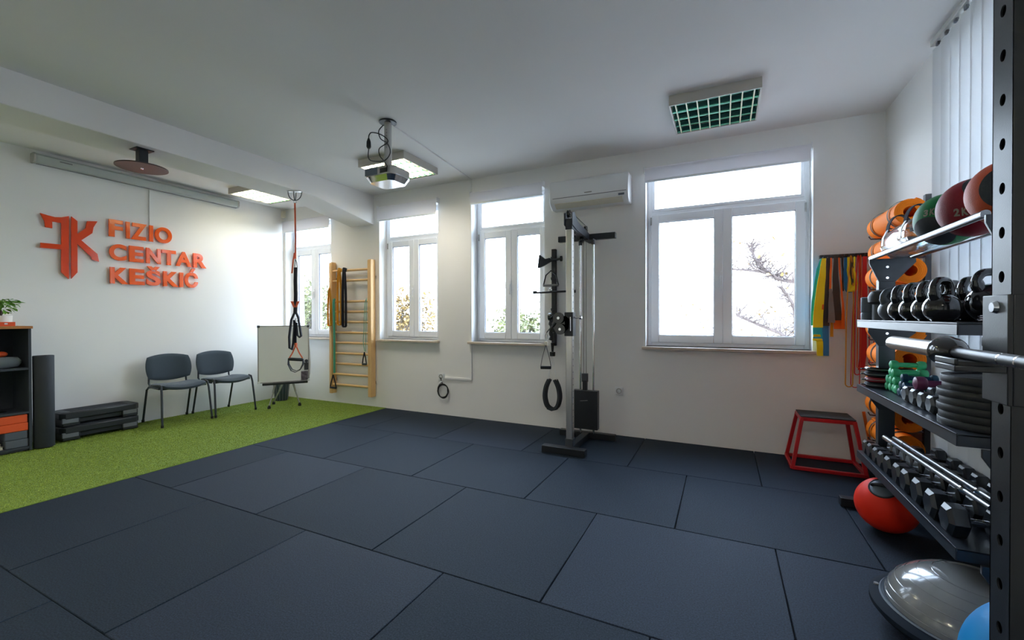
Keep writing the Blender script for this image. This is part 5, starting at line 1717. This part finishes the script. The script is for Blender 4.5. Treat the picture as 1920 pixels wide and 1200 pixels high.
def rack_post(y0, y1):
    """hollow square post whose room side has real punched holes"""
    mb = MB()
    t = 0.004
    pitch, hr2 = 0.1085, 0.0125
    z = 0.03
    ym = (y0 + y1) / 2
    N = 20
    zt = 2.45
    z0 = 0.006
    centres = []
    zz = 1.285 + 0.095
    while zz > 0.12:
        zz -= pitch
    zz += pitch
    while zz < zt - 0.05:
        centres.append(zz)
        zz += pitch
    edges = [z0] + [(a + b) / 2 for a, b in zip(centres, centres[1:])] + [zt]
    for c, e0, e1 in zip(centres, edges, edges[1:]):
        ring, sq = [], []
        for k in range(N):
            a = 2 * PI * k / N + PI / 4
            ca, sa = math.cos(a), math.sin(a)
            ring.append((ym + hr2 * ca, c + hr2 * sa * 1.15))
            s = max(abs(ca), abs(sa))
            yy = ym + ca / s * (y1 - y0) / 2
            zs = c + sa / s * ((e1 - c) if sa > 0 else (c - e0))
            sq.append((yy, zs))
        v = [(UX0, y, q) for y, q in ring] + [(UX0, y, q) for y, q in sq] + [(UX0 + t, y, q) for y, q in ring]
        f = []
        for k in range(N):
            k2 = (k + 1) % N
            f.append((k, N + k, N + k2, k2))
            f.append((k, k2, 2 * N + k2, 2 * N + k))
        mb.add(v, [tuple(reversed(q)) for q in f])
    # the other sides
    mb.box((UX0, y0, z0), (UX1, y0 + t, zt)).box((UX0, y1 - t, z0), (UX1, y1, zt)).box((UX1 - t, y0 + t, z0), (UX1, y1 - t, zt))
    mb.box((UX0 + t + 0.02, y0 + t, z0), (UX0 + t + 0.022, y1 - t, zt))
    mb.box((UX0, y0, zt), (UX1, y1, zt + 0.003))
    return mb


for y0, y1 in ((1.443, 1.531), (0.42, 0.508)):
    obj('post', rack_post(y0, y1), 'black', pwr)
    obj('foot_plate', MB().box((UX0 - 0.02, y0 - 0.02, 0.001), (UX1 + 0.02, y1 + 0.02, 0.008)), 'black', pwr)
obj('top_crossmember', MB().box((UX0 + 0.005, 0.508, 2.36), (UX1 - 0.005, 1.443, 2.44)), 'black', pwr, bevel=0.003)
obj('rear_stay', MB().box((UX1, 0.425, 2.36), (1.235, 0.503, 2.44)), 'black', pwr, bevel=0.003)
BX, BZ = 0.56, 1.187
for ya in (1.431, 0.408):
    jc = MB()
    yb = ya + 0.112
    jc.box((UX0 - 0.012, ya, 1.07), (UX0 - 0.002, yb, 1.335))
    jc.box((UX0 - 0.002, ya, 1.07), (UX1 + 0.01, ya + 0.008, 1.335))
    j = obj('bar_hook', jc, 'black', pwr, bevel=0.002)
    hm = MB().box((0.512, ya, BZ - 0.040), (UX0 - 0.012, yb, BZ - 0.024))
    hm.box((0.512, ya, BZ - 0.024), (0.520, yb, BZ - 0.008))
    obj('hook_arm', hm, 'black', j, bevel=0.003)
    obj('hook_liner', MB().box((0.521, ya + 0.005, BZ - 0.024), (UX0 - 0.014, yb - 0.005, BZ - 0.0145)), 'blackrub', j)
    obj('hook_bolt', MB().lathe([(0, -0.008), (0.012, -0.008), (0.016, 0), (0, 0)], (UX0 - 0.0125, ya + 0.05, 1.305), (1, 0, 0), 12), 'chrome', j)

bb = thing('barbell', 'barbell with chrome sleeve resting on the power rack hooks', 'barbell', (BX, 0.94, BZ))
obj('shaft', MB().tube([(BX, 0.20, BZ), (BX, 1.60, BZ)], 0.0142, 20), 'dgrey', bb)
for y in (1.39, 1.325):
    obj('knurl_mark', MB().tube([(BX, y - 0.05, BZ), (BX, y - 0.056, BZ)], 0.0145, 20), 'chrome', bb)
for s, yc in ((1, 1.60), (-1, 0.28)):
    obj('collar', MB().lathe([(0, -0.05), (0.018, -0.05), (0.03, -0.035), (0.040, -0.01), (0.042, 0.012), (0.036, 0.016), (0, 0.016)], (BX, yc, BZ), (0, s, 0), 36), 'gloss', bb)
    obj('sleeve_ring', MB().lathe([(0.03, 0.014), (0.037, 0.016), (0.037, 0.028), (0.024, 0.030)], (BX, yc, BZ), (0, s, 0), 36), 'chrome', bb)
    obj('sleeve', MB().lathe([(0.0235, 0.02), (0.0235, 0.425), (0.021, 0.43), (0.0, 0.43)], (BX, yc, BZ), (0, s, 0), 36), 'steel', bb)

# ------------------------------------------------------------------ outside
struct('trim_2', MB().box((-60, 5.2, -4.2), (60, 60, -4.0)), 'ground', label='street level ground outside the windows')
bd = thing('neighbour_building', 'pale low building across the street seen through the windows', 'building', (0, 22, -4))
obj('wall', MB().box((-30, 20, -4), (6, 28, 2.9)), 'facade', bd)
obj('roof', MB().box((-30.3, 19.6, 2.9), (6.3, 28.3, 3.05)), 'facade', bd)
obj('cornice', MB().box((-30.1, 19.85, 2.72), (6.1, 20.0, 2.76)), 'facade', bd)
obj('ledge', MB().box((-30.1, 19.9, 0.72), (6.1, 20.0, 0.75)), 'facade2', bd)
for k in range(12):
    x = -28 + k * 2.9
    w_ = obj('window', MB().box((x, 19.95, 1.25), (x + 1.3, 20.0, 2.2)), 'facade', bd)


def tree(x, y, hgt, seed, label, leafm, dense, spread=1.0, nl=180, ls=0.06, extra=(), crown=()):
    rnd = random.Random(seed)
    t = thing('tree', label, 'tree', (x, y, -4), 'trees outside the windows')
    bark, tips = MB(), []

    def grow(p, d, ln, r, lv):
        pts, rr = [p], [r]
        n = 5
        for i in range(n):
            d = (d + Vector((rnd.uniform(-.28, .28), rnd.uniform(-.28, .28), rnd.uniform(-.12, .16)))).normalized()
            p = p + d * ln / n
            pts.append(p)
            rr.append(r * (1 - 0.5 * (i + 1) / n))
        bark.tube(pts, rr, 6 if lv < 2 else 4, caps=False)
        if lv >= 2:
            tips.extend(pts[2:])
        if lv < 4:
            for q in range(dense):
                i = rnd.randint(2, n)
                a = rnd.uniform(0, 2 * PI)
                nd_ = (d * rnd.uniform(0.3, 0.8) + Vector((math.cos(a), math.sin(a), rnd.uniform(-0.2, 0.7))) * spread).normalized()
                grow(pts[i], nd_, ln * rnd.uniform(0.42, 0.6), rr[i] * 0.6, lv + 1)
    grow(Vector((x, y, -4)), Vector((0, 0, 1)), hgt, 0.10, 0)
    for path in extra:
        bark.tube(smooth_path(path, 5), [0.034 - 0.020 * q / (len(path) * 5) for q in range((len(path) - 1) * 5 + 1)], 6, caps=False)
        for p in smooth_path(path, 5)[2:]:
            for q in range(6):
                e = p + Vector((rnd.uniform(-.3, .3), rnd.uniform(-.3, .3), rnd.uniform(-.1, .35)))
                bark.tube([p, p.lerp(e, 0.5) + Vector((rnd.uniform(-.04, .04), 0, rnd.uniform(-.04, .04))), e], [0.010, 0.007, 0.004], 4, caps=False)
                tips.append(e)
    if crown:
        tips = tips[::12]
    for (ccx, ccy, ccz), (rx, ry, rz_), nt_ in crown:
        base = Vector((x, y, -0.4))
        for q in range(nt_):
            a, b_, rr_ = rnd.uniform(0, 6.28), rnd.uniform(-1, 1), rnd.random() ** 0.5
            h_ = math.sqrt(1 - b_ * b_)
            e = Vector((ccx + rx * rr_ * h_ * math.cos(a), ccy + ry * rr_ * h_ * math.sin(a), ccz + rz_ * rr_ * b_))
            m_ = base.lerp(e, 0.6) + Vector((rnd.uniform(-.15, .15), rnd.uniform(-.15, .15), 0))
            bark.tube([base, m_, e], [0.022, 0.012, 0.005], 4, caps=False)
            for w_ in range(8):
                tips.append(e + Vector((rnd.gauss(0, .10), rnd.gauss(0, .10), rnd.gauss(0, .10))))
    obj('branches', bark, 'bark', t)
    lv = MB()
    for k in range(nl):
        p = rnd.choice(tips) + Vector((rnd.uniform(-.15, .15), rnd.uniform(-.15, .15), rnd.uniform(-.15, .15)))
        a, b_ = rnd.uniform(0, 6.28), rnd.uniform(-1, 1)
        u = Vector((math.cos(a), math.sin(a), b_)) * ls * rnd.uniform(0.6, 1.2)
        w = Vector((-math.sin(a), math.cos(a), rnd.uniform(-1, 1))) * ls * 0.5
        lv.add([p, p + u * 0.5 + w, p + u, p + u * 0.5 - w], [(0, 1, 2, 3)])
    f_ = obj('foliage', lv, leafm, t)
    f_['kind'] = 'stuff'
    return t


tree(1.5, 8.6, 4.4, 5, 'bare branching tree with a few yellow leaves behind the widest window', 'autumn', 5, 1.0, 900, 0.06,
     [[(1.5, 8.6, 0.4), (1.75, 8.3, 1.2), (1.6, 8.1, 1.72), (1.0, 8, 1.81), (0.79, 8, 1.86), (0.55, 8, 1.99), (0.1, 8, 2.06)],
      [(0.79, 8, 1.87), (0.60, 8, 2.02), (0.46, 8, 2.22), (0.42, 8, 2.45)],
      [(1.5, 8.6, 0.2), (1.2, 8.2, 0.55), (0.9, 8.1, 0.95), (0.5, 8.0, 1.15), (0.2, 8.0, 1.3)],
      [(1.2, 8.2, 0.5), (1.05, 8.1, 1.0), (1.0, 8.1, 1.45), (0.85, 8.1, 1.7)],
      [(1.4, 8.4, 0.2), (0.8, 8.2, 0.6), (0.3, 8.1, 0.8), (-0.1, 8.0, 0.9)]])
tree(-4.7, 10.3, 3.4, 9, 'leafy tree low behind the window left of the cable tower', 'bush', 3, 1.0, 3600, 0.085,
     crown=[((-4.6, 10.3, 0.95), (1.3, 0.7, 0.55), 60)])
tree(-8.9, 10.3, 3.4, 21, 'leafy tree behind the window beside the wall bars', 'autumn', 3, 1.0, 3200, 0.085,
     crown=[((-8.8, 10.3, 1.3), (1.2, 0.7, 0.9), 60)])
tree(-13.0, 10.3, 3.6, 33, 'leafy tree behind the far left window', 'bush', 3, 1.0, 4500, 0.09,
     crown=[((-12.7, 10.3, 1.6), (1.3, 0.7, 1.2), 80)])
